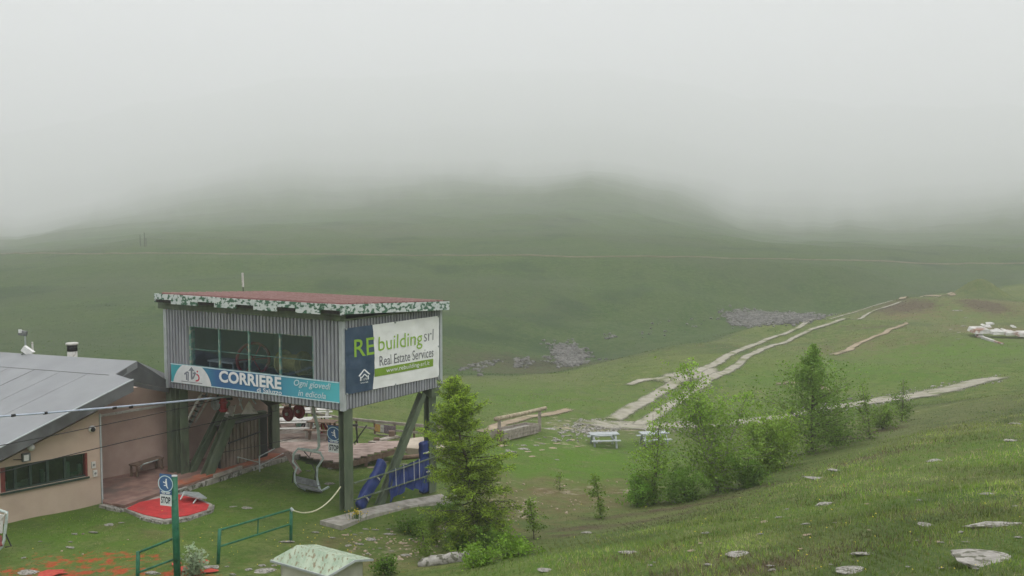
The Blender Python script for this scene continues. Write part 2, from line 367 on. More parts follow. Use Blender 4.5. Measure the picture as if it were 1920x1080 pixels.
def gradient_x(name, c1, c2, c3, L):           # print colours that run along the banner
    m, t, b = mk(name, c1, .4); N = t.nodes.new
    tc = N('ShaderNodeTexCoord'); sx = N('ShaderNodeSeparateXYZ'); t.links.new(tc.outputs['Object'], sx.inputs[0])
    mr = N('ShaderNodeMapRange'); mr.inputs[2].default_value = L; t.links.new(sx.outputs[0], mr.inputs[0])
    r = N('ShaderNodeValToRGB'); e = r.color_ramp.elements; e[0].position = .12; e[0].color = (*c1, 1); e[1].position = .95; e[1].color = (*c3, 1)
    k = e.new(.30); k.color = (*c2, 1); k = e.new(.55); k.color = (c2[0]*1.1, c2[1]*1.4, c2[2]*1.15, 1)
    t.links.new(mr.outputs[0], r.inputs[0]); t.links.new(r.outputs[0], b.inputs['Base Color']); return m

# ground material: grass in several greens, dry patches, bare earth and heather, driven by masks
def ground_mat():
    m, t, b = mk('meadow', rough=.95, spec=.1); N = t.nodes.new; L = t.links.new
    tc = N('ShaderNodeTexCoord')
    def noise(s, d=6, ro=.55):
        n = N('ShaderNodeTexNoise'); n.inputs['Scale'].default_value = s; n.inputs['Detail'].default_value = d; n.inputs['Roughness'].default_value = ro; L(tc.outputs['Object'], n.inputs['Vector']); return n.outputs[0]
    def mr(x, a, b_):
        q = N('ShaderNodeMapRange'); q.inputs[1].default_value = a; q.inputs[2].default_value = b_; L(x, q.inputs[0]); return q.outputs[0]
    def mix(f, c1, c2):
        x = N('ShaderNodeMix'); x.data_type = 'RGBA'; L(f, x.inputs[0])
        for k, c in ((6, c1), (7, c2)):
            if isinstance(c, tuple): x.inputs[k].default_value = (*c, 1)
            else: L(c, x.inputs[k])
        return x.outputs[2]
    def attr(nm):
        a = N('ShaderNodeAttribute'); a.attribute_name = nm; return a.outputs['Fac']
    def math_(op, a, b_):
        x = N('ShaderNodeMath'); x.operation = op
        for k, c in ((0, a), (1, b_)):
            if isinstance(c, (int, float)): x.inputs[k].default_value = c
            else: L(c, x.inputs[k])
        return x.outputs[0]
    c = mix(mr(noise(.16, 5), .38, .62), (.066,.118,.022), (.108,.142,.036))
    c = mix(mr(noise(1.3, 6), .42, .66), c, (.155,.168,.062))
    c = mix(mr(noise(5.5, 4), .50, .72), c, (.036,.070,.014))
    c = mix(math_('MULTIPLY', mr(noise(.022, 6), .46, .60), .75), c, (.115,.125,.06))
    c = mix(math_('MULTIPLY', mr(noise(.55, 5, .7), .52, .66), .6), c, (.05,.085,.025))
    c = mix(math_('MULTIPLY', mr(noise(.05, 7, .6), .54, .64), .7), c, (.045,.075,.028))
    c = mix(math_('MULTIPLY', mr(noise(11, 4, .7), .52, .68), .55), c, (.20,.20,.085))
    fr = attr('fresh'); c = mix(math_('MULTIPLY', fr, mr(noise(.9, 5), .25, .55)), c, mix(mr(noise(6, 4), .35, .7), (.072,.150,.014), (.100,.170,.026)))
    def masked(nm, s, soft, lo, hi, c1, c2, c0):
        n = noise(s, 8, .62); x = math_('ADD', attr(nm), math_('MULTIPLY', math_('SUBTRACT', n, .5), soft))
        return mix(mr(x, lo, hi), c0, mix(mr(noise(s*3, 4), .35, .65), c1, c2))
    c = masked('dry', .8, 1.4, .35, .85, (.12,.095,.045), (.17,.14,.075), c)
    c = masked('heath', .9, 1.3, .40, .80, (.070,.055,.034), (.115,.092,.058), c)
    c = masked('bare', 1.1, 1.8, .45, .72, (.27,.225,.16), (.40,.345,.265), c)
    c = masked('red', 3.2, 2.2, .36, .70, (.30,.06,.025), (.40,.09,.035), c)
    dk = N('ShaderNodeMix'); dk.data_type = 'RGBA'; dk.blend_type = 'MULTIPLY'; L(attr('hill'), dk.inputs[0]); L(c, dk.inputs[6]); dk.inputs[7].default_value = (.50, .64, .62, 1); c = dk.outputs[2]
    L(c, b.inputs['Base Color'])
    bp = N('ShaderNodeBump'); bp.inputs['Strength'].default_value = .8; bp.inputs['Distance'].default_value = .12
    L(noise(4, 8, .7), bp.inputs['Height']); L(bp.outputs[0], b.inputs['Normal']); return m
M['ground'] = ground_mat()

# masks on the ground: blobs (x, y, rx, ry, strength)
def blob(px, py, rx, ry, s=1, D=None):
    p = ground(px, py) if D is None else at(px, py, D); return (p.x, p.y, rx, ry, s)
MASKS = {'dry': [blob(960,940,3,6,.7), blob(1060,930,4,5,.75), blob(1150,920,3,4,.6), blob(900,990,3,3,.7), blob(650,1030,4,3,.5), blob(250,1000,2.5,1.5,.5), blob(1640,640,10,10,.55), blob(1560,660,9,12,.5),
                 blob(1700,590,9,12,.7), blob(1880,620,9,9,.75), blob(1350,650,16,8,.4), blob(1100,1060,4,2,.4), blob(1700,860,5,5,.4), blob(1600,900,5,4,.35), blob(820,560,40,25,.4), blob(1900,575,16,14,.6), blob(1780,690,10,10,.3), blob(700,1060,3,2,.6),
                 blob(720,430,60,60,.5), blob(300,430,40,50,.4), blob(1000,690,16,12,.8)],
         'heath': [blob(1150,985,4.5,1.0,0.74), blob(1250,955,4.5,1.2,0.74), blob(1350,930,3.5,1.5,0.62), blob(1430,900,3,1.5,0.47), blob(1050,1005,3,.9,0.55), blob(1640,855,2.0,1.0,0.70), blob(1450,1060,3,1,0.62), blob(1300,1065,2.5,.6,0.62), blob(1240,980,3,1.5,0.39), blob(1845,572,3.6,7,1.0), blob(1640,612,9,4,.6), blob(1560,650,9,4,.45),
                   blob(1600,815,4,3,0.62), blob(1700,770,5,3,0.55), blob(1560,830,3,2,0.39), blob(1700,575,6,7,0.90), blob(1880,630,12,8,0.39), blob(1000,680,9,6,0.70), blob(1200,1040,1.5,.8,0.47), blob(1760,960,2,1,0.31), blob(1650,920,2,1.2,0.31)],
         'bare': [blob(1150,800,9,4,.55), blob(1080,805,5,4,.5), blob(960,950,2.5,4,.42), blob(1080,920,4,3.5,.42), blob(860,985,2,2,.4), blob(1160,930,2.5,2,.42), blob(690,1040,3,1.5,.40), blob(1060,835,5,3,.40), blob(1720,735,8,2,.35), blob(1780,760,5,1.5,.42), blob(1560,740,5,3,.35), blob(920,640,6,3,.3)],
         'red': [blob(60,1075,2.2,.8,.52), blob(130,1055,1.8,.8,.50), blob(190,1050,1.6,1,.50), blob(230,1070,2.5,.8,.50), blob(120,1078,2.4,.7,.60), blob(350,1075,1.0,.5,.7), blob(270,1045,.8,.6,.48)],
         'fresh': [blob(1050,880,7,8,1), blob(1100,860,8,9,1), blob(600,920,7,5,.8), blob(150,990,6,4,.8), blob(400,950,5,4,.7), blob(900,870,5,6,.8), blob(1600,690,14,8,.8), blob(1800,660,14,8,.8), blob(1000,750,16,9,.7), blob(1280,780,8,5,.7), blob(1700,700,10,7,.7),
                   blob(1800,860,7,6,.7), blob(1500,960,5,5,.6), blob(1150,1040,4,3,.7), blob(1450,760,9,7,.6), blob(1850,1000,3,3,.4), blob(1750,580,12,8,.6)]}
def masks(x, y):
    out = {}
    for k, L in MASKS.items():
        v = np.zeros_like(x)
        for (cx, cy, rx, ry, s) in L: v = np.maximum(v, s*np.exp(-(((x-cx)/rx)**2+((y-cy)/ry)**2)*.9))
        out[k] = v
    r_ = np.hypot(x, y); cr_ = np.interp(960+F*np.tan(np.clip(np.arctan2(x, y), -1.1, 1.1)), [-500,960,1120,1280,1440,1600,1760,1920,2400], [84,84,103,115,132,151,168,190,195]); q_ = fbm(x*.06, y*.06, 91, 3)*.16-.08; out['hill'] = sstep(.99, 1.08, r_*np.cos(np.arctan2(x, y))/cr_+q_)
    return out

def polar(ths, rs, name):
    T, R = np.meshgrid(ths, rs); X = R*np.sin(T); Y = R*np.cos(T); Z = hgt(X, Y)
    n, m = len(rs), len(ths); i = np.arange(n-1)[:, None]*m+np.arange(m-1)[None]
    f = np.stack([i, i+1, i+m+1, i+m], -1).reshape(-1, 4)[:, ::-1]
    at_ = masks(X.ravel(), Y.ravel())
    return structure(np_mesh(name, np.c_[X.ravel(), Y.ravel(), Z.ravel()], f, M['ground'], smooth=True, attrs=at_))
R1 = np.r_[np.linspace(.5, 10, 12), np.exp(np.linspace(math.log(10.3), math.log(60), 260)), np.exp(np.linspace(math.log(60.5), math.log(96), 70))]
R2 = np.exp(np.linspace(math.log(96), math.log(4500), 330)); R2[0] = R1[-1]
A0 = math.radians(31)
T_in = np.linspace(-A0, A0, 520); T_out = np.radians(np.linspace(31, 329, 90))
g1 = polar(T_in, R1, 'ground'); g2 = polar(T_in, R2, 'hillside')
g3 = polar(T_out, R1[::6] if (len(R1)-1) % 6 == 0 else np.r_[R1[::6], R1[-1]], 'ground'); g4 = polar(T_out, np.r_[R2[:-1:5], R2[-1]], 'hillside')

# ------------------------------------------------------------------ draped tracks
def drape(name, pts, widths, mat, lift=.03, seed=0, n=120, rag=.12):
    pts = [ground(*p) if len(p) == 2 else Vector(p) for p in pts]
    P = np.array([[p.x, p.y] for p in pts]); d = np.r_[0, np.cumsum(np.hypot(*np.diff(P, axis=0).T))]; t = np.linspace(0, d[-1], n)
    # smooth the polyline
    x = np.interp(t, d, P[:, 0]); y = np.interp(t, d, P[:, 1]); k = max(3, n//24)
    ker = np.hanning(2*k+1); ker /= ker.sum()
    x = np.convolve(np.pad(x, k, 'reflect', reflect_type='odd'), ker, 'valid'); y = np.convolve(np.pad(y, k, 'reflect', reflect_type='odd'), ker, 'valid')
    W = (1.12+.35*(fbm(t*.35, t*0+seed*3, seed+31, 3)-.5))*np.interp(t, np.linspace(0, d[-1], len(widths)), widths)
    tx = np.gradient(x); ty = np.gradient(y); l = np.hypot(tx, ty); nx, ny = -ty/l, tx/l
    step = d[-1]/n
    S = np.linspace(-1, 1, 9); fr = 1/max(.8, widths[0]*.5)
    lo = 1+rag*2*(fbm(t*fr*3, t*0+seed, seed, 4)-.5); hi = 1+rag*2*(fbm(t*fr*3, t*0+seed+9, seed+5, 4)-.5)
    wob = (fbm(t*fr*.4, t*0+3, seed+8, 2)-.5)*widths[0]*rag*1.6
    X = []; Y = []
    for s in S:
        off = wob+W*.5*s*(lo if s < 0 else hi); X.append(x+nx*off); Y.append(y+ny*off)
    X = np.array(X); Y = np.array(Y); RR = np.hypot(X, Y); lf = lift*.6+.0007*RR; Z = hgt(X, Y)+lf; Z[0] -= lf[0]*1.5; Z[-1] -= lf[-1]*1.5
    m = n; i = np.arange(len(S)-1)[:, None]*m+np.arange(m-1)[None]
    f = np.stack([i, i+1, i+m+1, i+m], -1).reshape(-1, 4)
    E_ = np.maximum(np.abs(S)[:, None]*np.ones(n), 1-np.minimum(t, d[-1]-t)/(.6*max(widths)+.3))
    return structure(np_mesh(name, np.c_[X.ravel(), Y.ravel(), Z.ravel()], f, mat, smooth=True, attrs={'edge': E_.ravel()}))
# two ruts climbing to the ridge
drape('dirt_track', [(1145,790),(1188,766),(1238,734),(1295,703),(1366,668),(1438,637),(1500,615),(1560,598),(1620,580),(1680,563)], [1.6,1.3,1.1,.9,.8,.8], M['dirt'], .05, 1, 260)
drape('dirt_track', [(1192,800),(1228,782),(1280,747),(1332,711),(1390,679),(1452,648),(1508,624),(1568,605),(1633,585),(1693,565)], [1.5,1.3,1.1,.9,.8,.7], M['dirt'], .05, 2, 260)
drape('dirt_track', [(1095,800),(1150,797),(1220,800),(1290,798),(1350,796),(1420,790),(1480,780),(1560,766),(1640,752),(1720,742),(1800,726),(1880,706)], [4.2,4.4,3.6,3.0,2.8,2.6,3.0,2.8,2.2,1.6], M['dirt'], .04, 3, 260, .15)
drape('dirt_track', [(1240,722),(1270,708),(1310,704),(1340,690)], [2.4,3.4,3.4,1.6], M['dirt'], .035, 4, 60, .2)
drape('dirt_path', [(1175,724),(1200,714),(1240,711),(1275,708)], [.9,1.0,1.1], M['dirt'], .04, 5, 60)
drape('dirt_path', [(900,812),(945,796),(1000,781),(1072,768)], [1.0,.9,.8], M['dirt2'], .04, 6, 90)
drape('dirt_path', [(1560,667),(1610,645),(1660,625),(1702,606)], [1.2,1.0,.7], M['dirt2'], .05, 7, 90, .2)
drape('dirt_path', [(1690,563),(1730,556),(1790,556)], [1.4,1.2,1.0], M['dirt2'], .06, 8, 60)
drape('dirt_path', [(1450,722),(1480,718),(1520,722),(1560,733)], [.9,1.2,.8], M['dirt2'], .04, 9, 60, .2)
# the long path across the opposite slope
pp = []
for px in range(-260, 2200, 40):
    q = ground(px, 476+.000005*px*px+ (0.0 if px > 0 else 0), 120); pp.append((q.x, q.y, 0))
drape('footpath', pp, [.36,.36], M['far_path'], .12, 12, 500, .1)

# ------------------------------------------------------------------ lettering
def text_shape(body, x0, y0, x1, y1, shear=0, bold=0, z=0):
    """flat letters that fill the box x0..x1, y0..y1 (x right, y up); returns vertices and faces"""
    cu = bpy.data.curves.new('t', 'FONT'); cu.body = body; cu.size = 1; cu.resolution_u = 3; cu.offset = bold; cu.shear = shear
    o = bpy.data.objects.new('t', cu); COL.objects.link(o); dg = bpy.context.evaluated_depsgraph_get()
    me = bpy.data.meshes.new_from_object(o.evaluated_get(dg)); vs = [tuple(v.co) for v in me.vertices]; fs = [tuple(p.vertices) for p in me.polygons]
    bpy.data.objects.remove(o); bpy.data.curves.remove(cu); bpy.data.meshes.remove(me)
    ax = min(v[0] for v in vs); bx = max(v[0] for v in vs); ay = min(v[1] for v in vs); by = max(v[1] for v in vs)
    return [(x0+(v[0]-ax)/(bx-ax)*(x1-x0), y0+(v[1]-ay)/(by-ay)*(y1-y0)) for v in vs], fs
def print_text(name, body, box, to3, mat, parent, shear=0, bold=0, off=.006):
    vs, fs = text_shape(body, *box, shear=shear, bold=bold)
    mb = MB(); mb.v = [tuple(to3(a, b, off)) for a, b in vs]; mb.f = fs; mb.mi = [0]*len(fs)
    return mb.build(name, mat, parent)
def print_poly(name, polys, to3, mat, parent, off=.004):
    mb = MB()
    for p in polys: mb.face([to3(a, b, off) for a, b in p])
    return mb.build(name, mat, parent)
def ring(cx, cy, r0, r1, n=28, a0=0, a1=2*math.pi, sx=1):
    out = []
    for i in range(n):
        t0 = a0+(a1-a0)*i/n; t1 = a0+(a1-a0)*(i+1)/n
        out.append([(cx+sx*r0*math.cos(t0), cy+r0*math.sin(t0)), (cx+sx*r1*math.cos(t0), cy+r1*math.sin(t0)), (cx+sx*r1*math.cos(t1), cy+r1*math.sin(t1)), (cx+sx*r0*math.cos(t1), cy+r0*math.sin(t1))])
    return out
def strip(pts, w):                             # thick polyline in 2D
    out = []
    for (ax, ay), (bx, by) in zip(pts[:-1], pts[1:]):
        dx, dy = bx-ax, by-ay; l = math.hypot(dx, dy) or 1; nx, ny = -dy/l*w/2, dx/l*w/2
        out.append([(ax+nx, ay+ny), (ax-nx, ay-ny), (bx-nx, by-ny), (bx+nx, by+ny)])
    return out

# ------------------------------------------------------------------ the lift station, in its own frame
ANG = math.radians(-31.5); CA, SA = math.cos(ANG), math.sin(ANG)
P0 = at(643, 768, 33.2)                         # bottom of the near corner of the cabin
SZ = P0.z
def SW(x, y, z): return Vector((P0.x+CA*x-SA*y, P0.y+SA*x+CA*y, z))
def SL(p): dx, dy = p.x-P0.x, p.y-P0.y; return Vector((CA*dx+SA*dy, -SA*dx+CA*dy, p.z))
C0 = Vector((0, 0, H))
def lhit(px, py, axis, val):
    """line of sight met with the plane axis=val of the station frame, in that frame"""
    r = Vector(ray(px, py)); a = SL(C0); b = SL(C0+r); d = b-a; k = (val-a[axis])/d[axis]; return a+d*k
L_, W_, HC = 8.75, 5.5, 3.06
ZB, ZT = SZ, SZ+HC
TG = .07
st = thing('lift_station', 'grey corrugated chairlift station on olive green steel legs under a rusty red roof', 'lift station', (P0.x, P0.y, 0), ANG)
def corr(mb, p, ax, n_len, z0, z1, nrm, pitch=.165, depth=.10, s0=0.0):
    """trapezoid corrugated sheet starting at p, running along ax for n_len, from z0 to z1"""
    ax = Vector(ax); nrm = Vector(nrm); s = 0; pr = []
    k = 0
    while True:
        ph = [(0, 0), (.32, 0), (.38, 1), (.94, 1)]
        done = False
        for a, b in ph:
            q = (k+a)*pitch
            if q >= n_len: done = True; break
            pr.append((q, b*depth))
        if done: break
        k += 1
    pr.append((n_len, pr[-1][1])); n = len(mb.v)
    for q, d in pr:
        c = Vector(p)+ax*q+nrm*d; mb.v.append((c.x, c.y, z0)); mb.v.append((c.x, c.y, z1))
    for i in range(len(pr)-1): mb.f.append((n+2*i, n+2*i+2, n+2*i+3, n+2*i+1)); mb.mi.append(0)
wl = lhit(355, 611, 1, 0); wr = lhit(590, 700, 1, 0); wt = lhit(360, 611, 1, 0).z; wb = lhit(360, 688, 1, 0).z
WX0, WX1, WZ0, WZ1 = wl.x, wr.x, wb, wt
print('window', WX0, WX1, WZ0-ZB, WZ1-ZB)
def wall(name, f): mb = MB(); f(mb); o = mb.build(name, M['clad'], st); return o
g = .02
wall('cladding', lambda m: corr(m, (-L_, -g, 0), (1,0,0), WX0+L_, ZB, ZT, (0,-1,0)))
wall('cladding', lambda m: corr(m, (WX0, -g, 0), (1,0,0), WX1-WX0, ZB, WZ0, (0,-1,0)))
wall('cladding', lambda m: corr(m, (WX0, -g, 0), (1,0,0), WX1-WX0, WZ1, ZT, (0,-1,0)))
wall('cladding', lambda m: corr(m, (WX1, -g, 0), (1,0,0), -WX1, ZB, ZT, (0,-1,0)))
wall('cladding', lambda m: corr(m, (g, 0, 0), (0,1,0), W_, ZB, ZT, (1,0,0)))
wall('cladding', lambda m: corr(m, (-L_-g, 0, 0), (0,1,0), W_, ZB, ZT, (-1,0,0)))
wall('cladding', lambda m: corr(m, (-L_, W_+g, 0), (1,0,0), L_, ZB, ZT, (0,1,0)))
for x, y in ((.055,-.055), (-L_-.055,-.055), (.055,W_+.055), (-L_-.055,W_+.055)):
    MB().box((x-.08, y-.08, ZB-.03), (x+.08, y+.08, ZT)).build('corner_trim', M['trim'], st)
mb = MB(); mb.box((-L_+.1, .1, ZB+.02), (-.1, W_-.1, ZB+.10)); mb.build('floor', M['concrete'], st)
mb = MB(); mb.box((-L_+.02, W_-.06, ZB+.1), (-.02, W_-.02, ZT)); mb.box((-L_+.02, .06, ZB+.1), (-L_+.06, W_-.06, ZT)); mb.box((-.06, .06, ZB+.1), (-.02, W_-.06, ZT)); mb.build('inner_lining', M['membrane'], st)
# window: frame, mullions, panes
WW = WX1-WX0; wf = MB(); t = .06
wf.box((WX0, -.03, WZ0), (WX0+.10, .16, WZ1)); wf.box((WX1-t, -.03, WZ0), (WX1, .05, WZ1)); wf.box((WX0+.102, -.06, WZ0), (WX1-t-.002, .05, WZ0+.07)); wf.box((WX0+.102, -.03, WZ1-.04), (WX1-t-.002, .05, WZ1))
wfo = wf.build('window', M['window_green'], st)
gx = [WX0+.1+(WX1-t-WX0-.1)*i/4 for i in range(5)]
for i in (1,2,3): MB().box((gx[i]-.03, -.05, WZ0+.072), (gx[i]+.03, .03, WZ1-.042)).build('mullion', M['window_green'], wfo)
for i in range(4): MB().box((gx[i]+.033, .0, WZ0+.073), (gx[i+1]-.033, .006, WZ1-.043)).build('pane', M['glass'], wfo)
zr = WZ0+(WZ1-WZ0)*.43
MB().tube([(WX0+.1, .12, zr), (WX1-.05, .12, zr)], .022).build('guard_rail', M['window_green'], st)
# machinery seen through the panes
def inst(z): return ZB+.1+z
dr = thing('cable_drum', 'ochre cable drum behind the third window pane of the station', 'drum', (P0.x, P0.y, 0), ANG)
dx = gx[2]+.78; dz = ZB+1.25
MB().tube([(dx, .9, dz), (dx+1.0, 1.0, dz)], .30, 16).build('barrel', M['drum'], dr)
for q in (0, .95): MB().tube([(dx+q-.03, .9, dz), (dx+q+.03, .9, dz)], .46, 20).build('flange', M['drum'], dr)
MB().box((dx-.1, .6, ZB+.1), (dx+1.1, 1.3, dz-.4)).build('stand', M['dark_steel'], dr)
bw = thing('bull_wheel', 'dull red wheel standing behind the second window pane of the station', 'wheel', (P0.x, P0.y, 0), ANG)
cx = gx[1]+.35; cz = ZB+1.15; ww = MB(); pts = [(cx+.62*math.cos(a)*.45, 1.3+.62*math.cos(a)*.9, cz+.62*math.sin(a)) for a in np.linspace(0, 2*math.pi, 25)]
ww.tube(pts, .06, 6); ww.build('rim', M['red'], bw)
for a in np.linspace(0, math.pi, 4)[:3]: MB().tube([(cx+.6*math.cos(a)*.45, 1.3+.6*math.cos(a)*.9, cz+.6*math.sin(a)), (cx-.6*math.cos(a)*.45, 1.3-.6*math.cos(a)*.9, cz-.6*math.sin(a))], .025, 5).build('spoke', M['red'], bw)
MB().box((cx-.3, 1.1, ZB+.1), (cx+.3, 1.6, cz-.5)).build('stand', M['dark_steel'], bw)
tb = thing('work_table', 'low grey work table behind the first window pane of the station', 'table', (P0.x, P0.y, 0), ANG)
MB().box((gx[0]+.15, .6, ZB+1.02), (gx[0]+1.55, 1.3, ZB+1.08)).build('tabletop', M['offwhite'], tb)
for a in (.2, 1.45):
    for b in (.65, 1.22): MB().box((gx[0]+a, b, ZB+.1), (gx[0]+a+.06, b+.06, ZB+1.02)).build('leg', M['galv'], tb)
# roof
ov = .5; zrf = at(648, 574, 32.5).z; zrb = zrf-.33
Y0, X1 = -.52, .42; X0 = lhit(291, 572, 1, Y0).x; Y1 = lhit(841, 575, 0, X1).y
def rz(y): return zrf+(zrb-zrf)*(y-Y0)/(Y1-Y0)
mb = MB(); pr = []; y = Y0
while y < Y1-.01:
    for a, d in ((0,0),(.70,0),(.76,.07),(.94,.07)): pr.append((min(y+a*.42, Y1), d))
    y += .42
pr.append((Y1, 0))
for yy, d in pr: mb.v += [(X0, yy, rz(yy)+d), (X1, yy, rz(yy)+d)]
for i in range(len(pr)-1): mb.f.append((2*i, 2*i+1, 2*i+3, 2*i+2)); mb.mi.append(0)
mb.build('roof_sheet', M['roof_red'], st)
y = Y0+.35
while y < Y1-.1: MB().beam((X0+.02, y, rz(y)+.085), (X1-.02, y, rz(y)+.085), .04, .035).build('roof_rib', M['rib_pale'], st); y += .42
mb = MB(); mb.prism([(X0+.05, Y0+.05, rz(Y0)-.02), (X0+.05, Y1-.05, rz(Y1)-.02), (X0+.05, Y1-.05, rz(Y1)-.16), (X0+.05, Y0+.05, rz(Y0)-.16)], (X1-X0-.1, 0, 0)); mb.build('roof_deck', M['fascia_wood'], st)
mb = MB(); mb.box((-L_-.35, -.20, ZT-.02), (.20, -.04, rz(0)-.17)); mb.box((.04, -.035, ZT-.02), (.20, W_+.2, rz(W_)-.17)); mb.build('wall_plate', M['green_steel'], st)
# fascia boards, the front ones with rafter notches
FH = .36; zf = rz(Y0)
nx = [((293.6,322)), (371,403), (443,476), (520,555), (601,638.6)]
xs = [X0-.01]; kinds = []
for a, b in nx:
    xa = lhit(a, 575, 1, Y0).x; xb = lhit(b, 575, 1, Y0).x
    if xa-xs[-1] > .15: xs.append(xa); kinds.append(0)
    xs.append(xb); kinds.append(1)
xs.append(X1+.03); kinds.append(0)
for i, kd in enumerate(kinds):
    lo = FH if not kd else FH*.58; dz = random.uniform(-.01, .01)
    MB().box((xs[i]+.004, Y0-.035-random.random()*.006, zf+.05-lo+dz), (xs[i+1]-.004, Y0, zf+.05+dz)).build('fascia_board', M['peel'], st)
    if kd: MB().box((xs[i]+.06, Y0+.01, zf+.05-FH+.03), (xs[i+1]-.06, Y0+.4, zf+.05-FH*.5)).build('rafter_end', M['fascia_wood'], st)
for i in range(4):
    ya = Y0+(Y1-Y0)*i/4+.004; yb = Y0+(Y1-Y0)*(i+1)/4-.004; o = .003*i
    MB().prism([(X1, ya, rz(ya)+.05), (X1, yb, rz(yb)+.05), (X1, yb, rz(yb)+.05-FH*.92), (X1, ya, rz(ya)+.05-FH*.92)], (.035+o, 0, 0)).build('fascia_board', M['peel'], st)
    MB().prism([(X0-.04, ya, rz(ya)+.05), (X0-.04, yb, rz(yb)+.05), (X0-.04, yb, rz(yb)+.05-FH*.92), (X0-.04, ya, rz(ya)+.05-FH*.92)], (.035, 0, 0)).build('fascia_board', M['peel'], st)
MB().box((X0, Y1, zrb+.03-FH*.9), (X1, Y1+.035, zrb+.05)).build('fascia_board', M['peel'], st)
# legs
def leg(p, q, w, d, up=(0,1,0), name='leg'): return MB().hbeam(p, q, w, d, up).build(name, M['green_steel'], st)
zb = ZB-.03
leg((-.10,.24,-.02), (-.10,.24,zb), .26, .44)
leg((-.16,W_-.3,-.6), (-.16,W_-.3,zb), .26, .44)
leg((-L_+.35,.24,.05), (-L_+.35,.24,zb), .26, .40)
MB().box((-L_-.32,.05,.05), (-L_-.02,.52,zb+.05)).build('leg', M['green_steel'], st)
leg((-L_+.3,W_-.35,-.1), (-L_+.3,W_-.35,zb), .26, .44)
def br(a, b, x, w=.24, d=.26, name='brace'):
    p = lhit(*a, 0, x); q = lhit(*b, 0, x); print(name, p, q); return MB().hbeam(p, q, w, d, (0,1,0)).build(name, M['green_steel'], st)
br((709,953), (792,738), -.16)
br((352,897), (425,752), -L_+.45)
MB().hbeam(SL(hit(387,893,.10)), SL(at(431,785,38.2)), .34, .36, (0,1,0)).build('brace', M['green_steel'], st)
mb = MB(); mb.box((-L_+.1, .06, zb-.04), (-.1, .28, zb+.2)); mb.box((-L_+.1, W_-.45, zb-.04), (-.1, W_-.15, zb+.2)); mb.build('floor_beam', M['green_steel'], st)
for x in (-.28, -L_+.05): MB().box((x, .29, zb-.04), (x+.2, W_-.46, zb+.1)).build('floor_beam', M['dark_steel'], st)
mb = MB(); mb.box((-.36, W_-.52, zb-.32), (.1, W_-.05, zb-.001)); mb.build('gusset', M['green_steel'], st)
# gantry beam under the floor that carries the sheaves
ga = lhit(426, 786, 1, 2.6); gb = lhit(497, 776, 1, 4.4); print('gantry', ga, gb)
MB().beam(ga, gb, .25, .30).build('gantry_beam', M['green_steel'], st)
MB().beam(ga+V(-.10,-.06,-.15), ga+V(-.10,-.06,.25), .34, .34).build('end_plate', M['offwhite'], st)
# motor housing under the floor, between gantry and sheaves
h1 = lhit(498, 770, 1, 2.2); h2 = lhit(556, 770, 1, 2.2)
mb = MB(); mb.prism([(h1.x, 1.9, zb-.02), (h2.x, 1.9, zb-.02), (h2.x-.1, 1.9, zb-.42), (h1.x+.45, 1.9, zb-.72), (h1.x, 1.9, zb-.5)], (0, 1.2, 0)); mb.build('motor_housing', M['dark_steel'], st)
ta = lhit(452, 777, 1, 1.7); tb2 = lhit(482, 776, 1, 1.7); tc = lhit(466, 752, 1, 1.7)
MB().prism([ta, tb2, tc], (0,.06,0)).build('guard_plate', M['offwhite'], st)
ta = lhit(430, 779, 1, 1.9); tb2 = lhit(441, 759, 1, 1.9)
MB().prism([ta, lhit(436, 781, 1, 1.9), tb2, lhit(428, 762, 1, 1.9)], (0,.06,0)).build('guard_plate', M['offwhite'], st)
for k, (a, b) in enumerate([((448,746),(455,768)), ((455,744),(449,760)), ((470,744),(480,757))]):
    MB().tube([lhit(*a, 1, 1.5), lhit(*b, 1, 1.5)], .03, 6).build('hanger_rod', M['galv'], st)
# red tensioner
tn = thing('tensioner', 'crimson tensioning cylinder under the left half of the station floor', 'tensioner', (P0.x, P0.y, 0), ANG)
c = lhit(419, 747, 1, 1.4); e = lhit(419, 772, 1, 1.4)
MB().tube([c, e], .12, 12).build('cylinder', M['red'], tn)
for q in (.25, .8): p = c.lerp(e, q); MB().tube([p, p+V(0,0,-.06)], .17, 12).build('collar', M['red'], tn)
MB().beam(c+V(-.35,.1,.0), c+V(.35,.1,0), .1, .1).build('bracket', M['dark_steel'], tn)
# sheave wheels
def wheel(px, py, y, r, label, mat):
    c = lhit(px, py, 1, y); t = thing('sheave_wheel', label, 'wheel', SW(c.x, c.y, c.z), ANG)
    n = 24; mb = MB()
    pts = [(r*math.cos(a), 0, r*math.sin(a)) for a in np.linspace(0, 2*math.pi, n+1)]
    mb.tube(pts, .05, 6, False); mb.build('rim', mat, t)
    mb = MB(); mb.tube([(0,-.03,0),(0,.03,0)], r*.86, n); mb.build('disc', mat, t)
    MB().tube([(0,-.11,0),(0,.11,0)], .06, 10).build('hub', M['galv'], t)
    MB().beam((0,.12,0), (0,.12,zb-c.z), .07, .04).build('fork', M['dark_steel'], t)
wheel(540, 776, 1.6, .24, 'dark red rope wheel under the station floor, left of the pair', M['maroon'])
wheel(561, 771, 1.6, .24, 'dark red rope wheel under the station floor, right of the pair', M['maroon'])
c = lhit(404, 758, 1, 1.6)
wheel(404, 758, 1.6, .2, 'grey rope wheel beside the crimson tensioner', M['galv'])
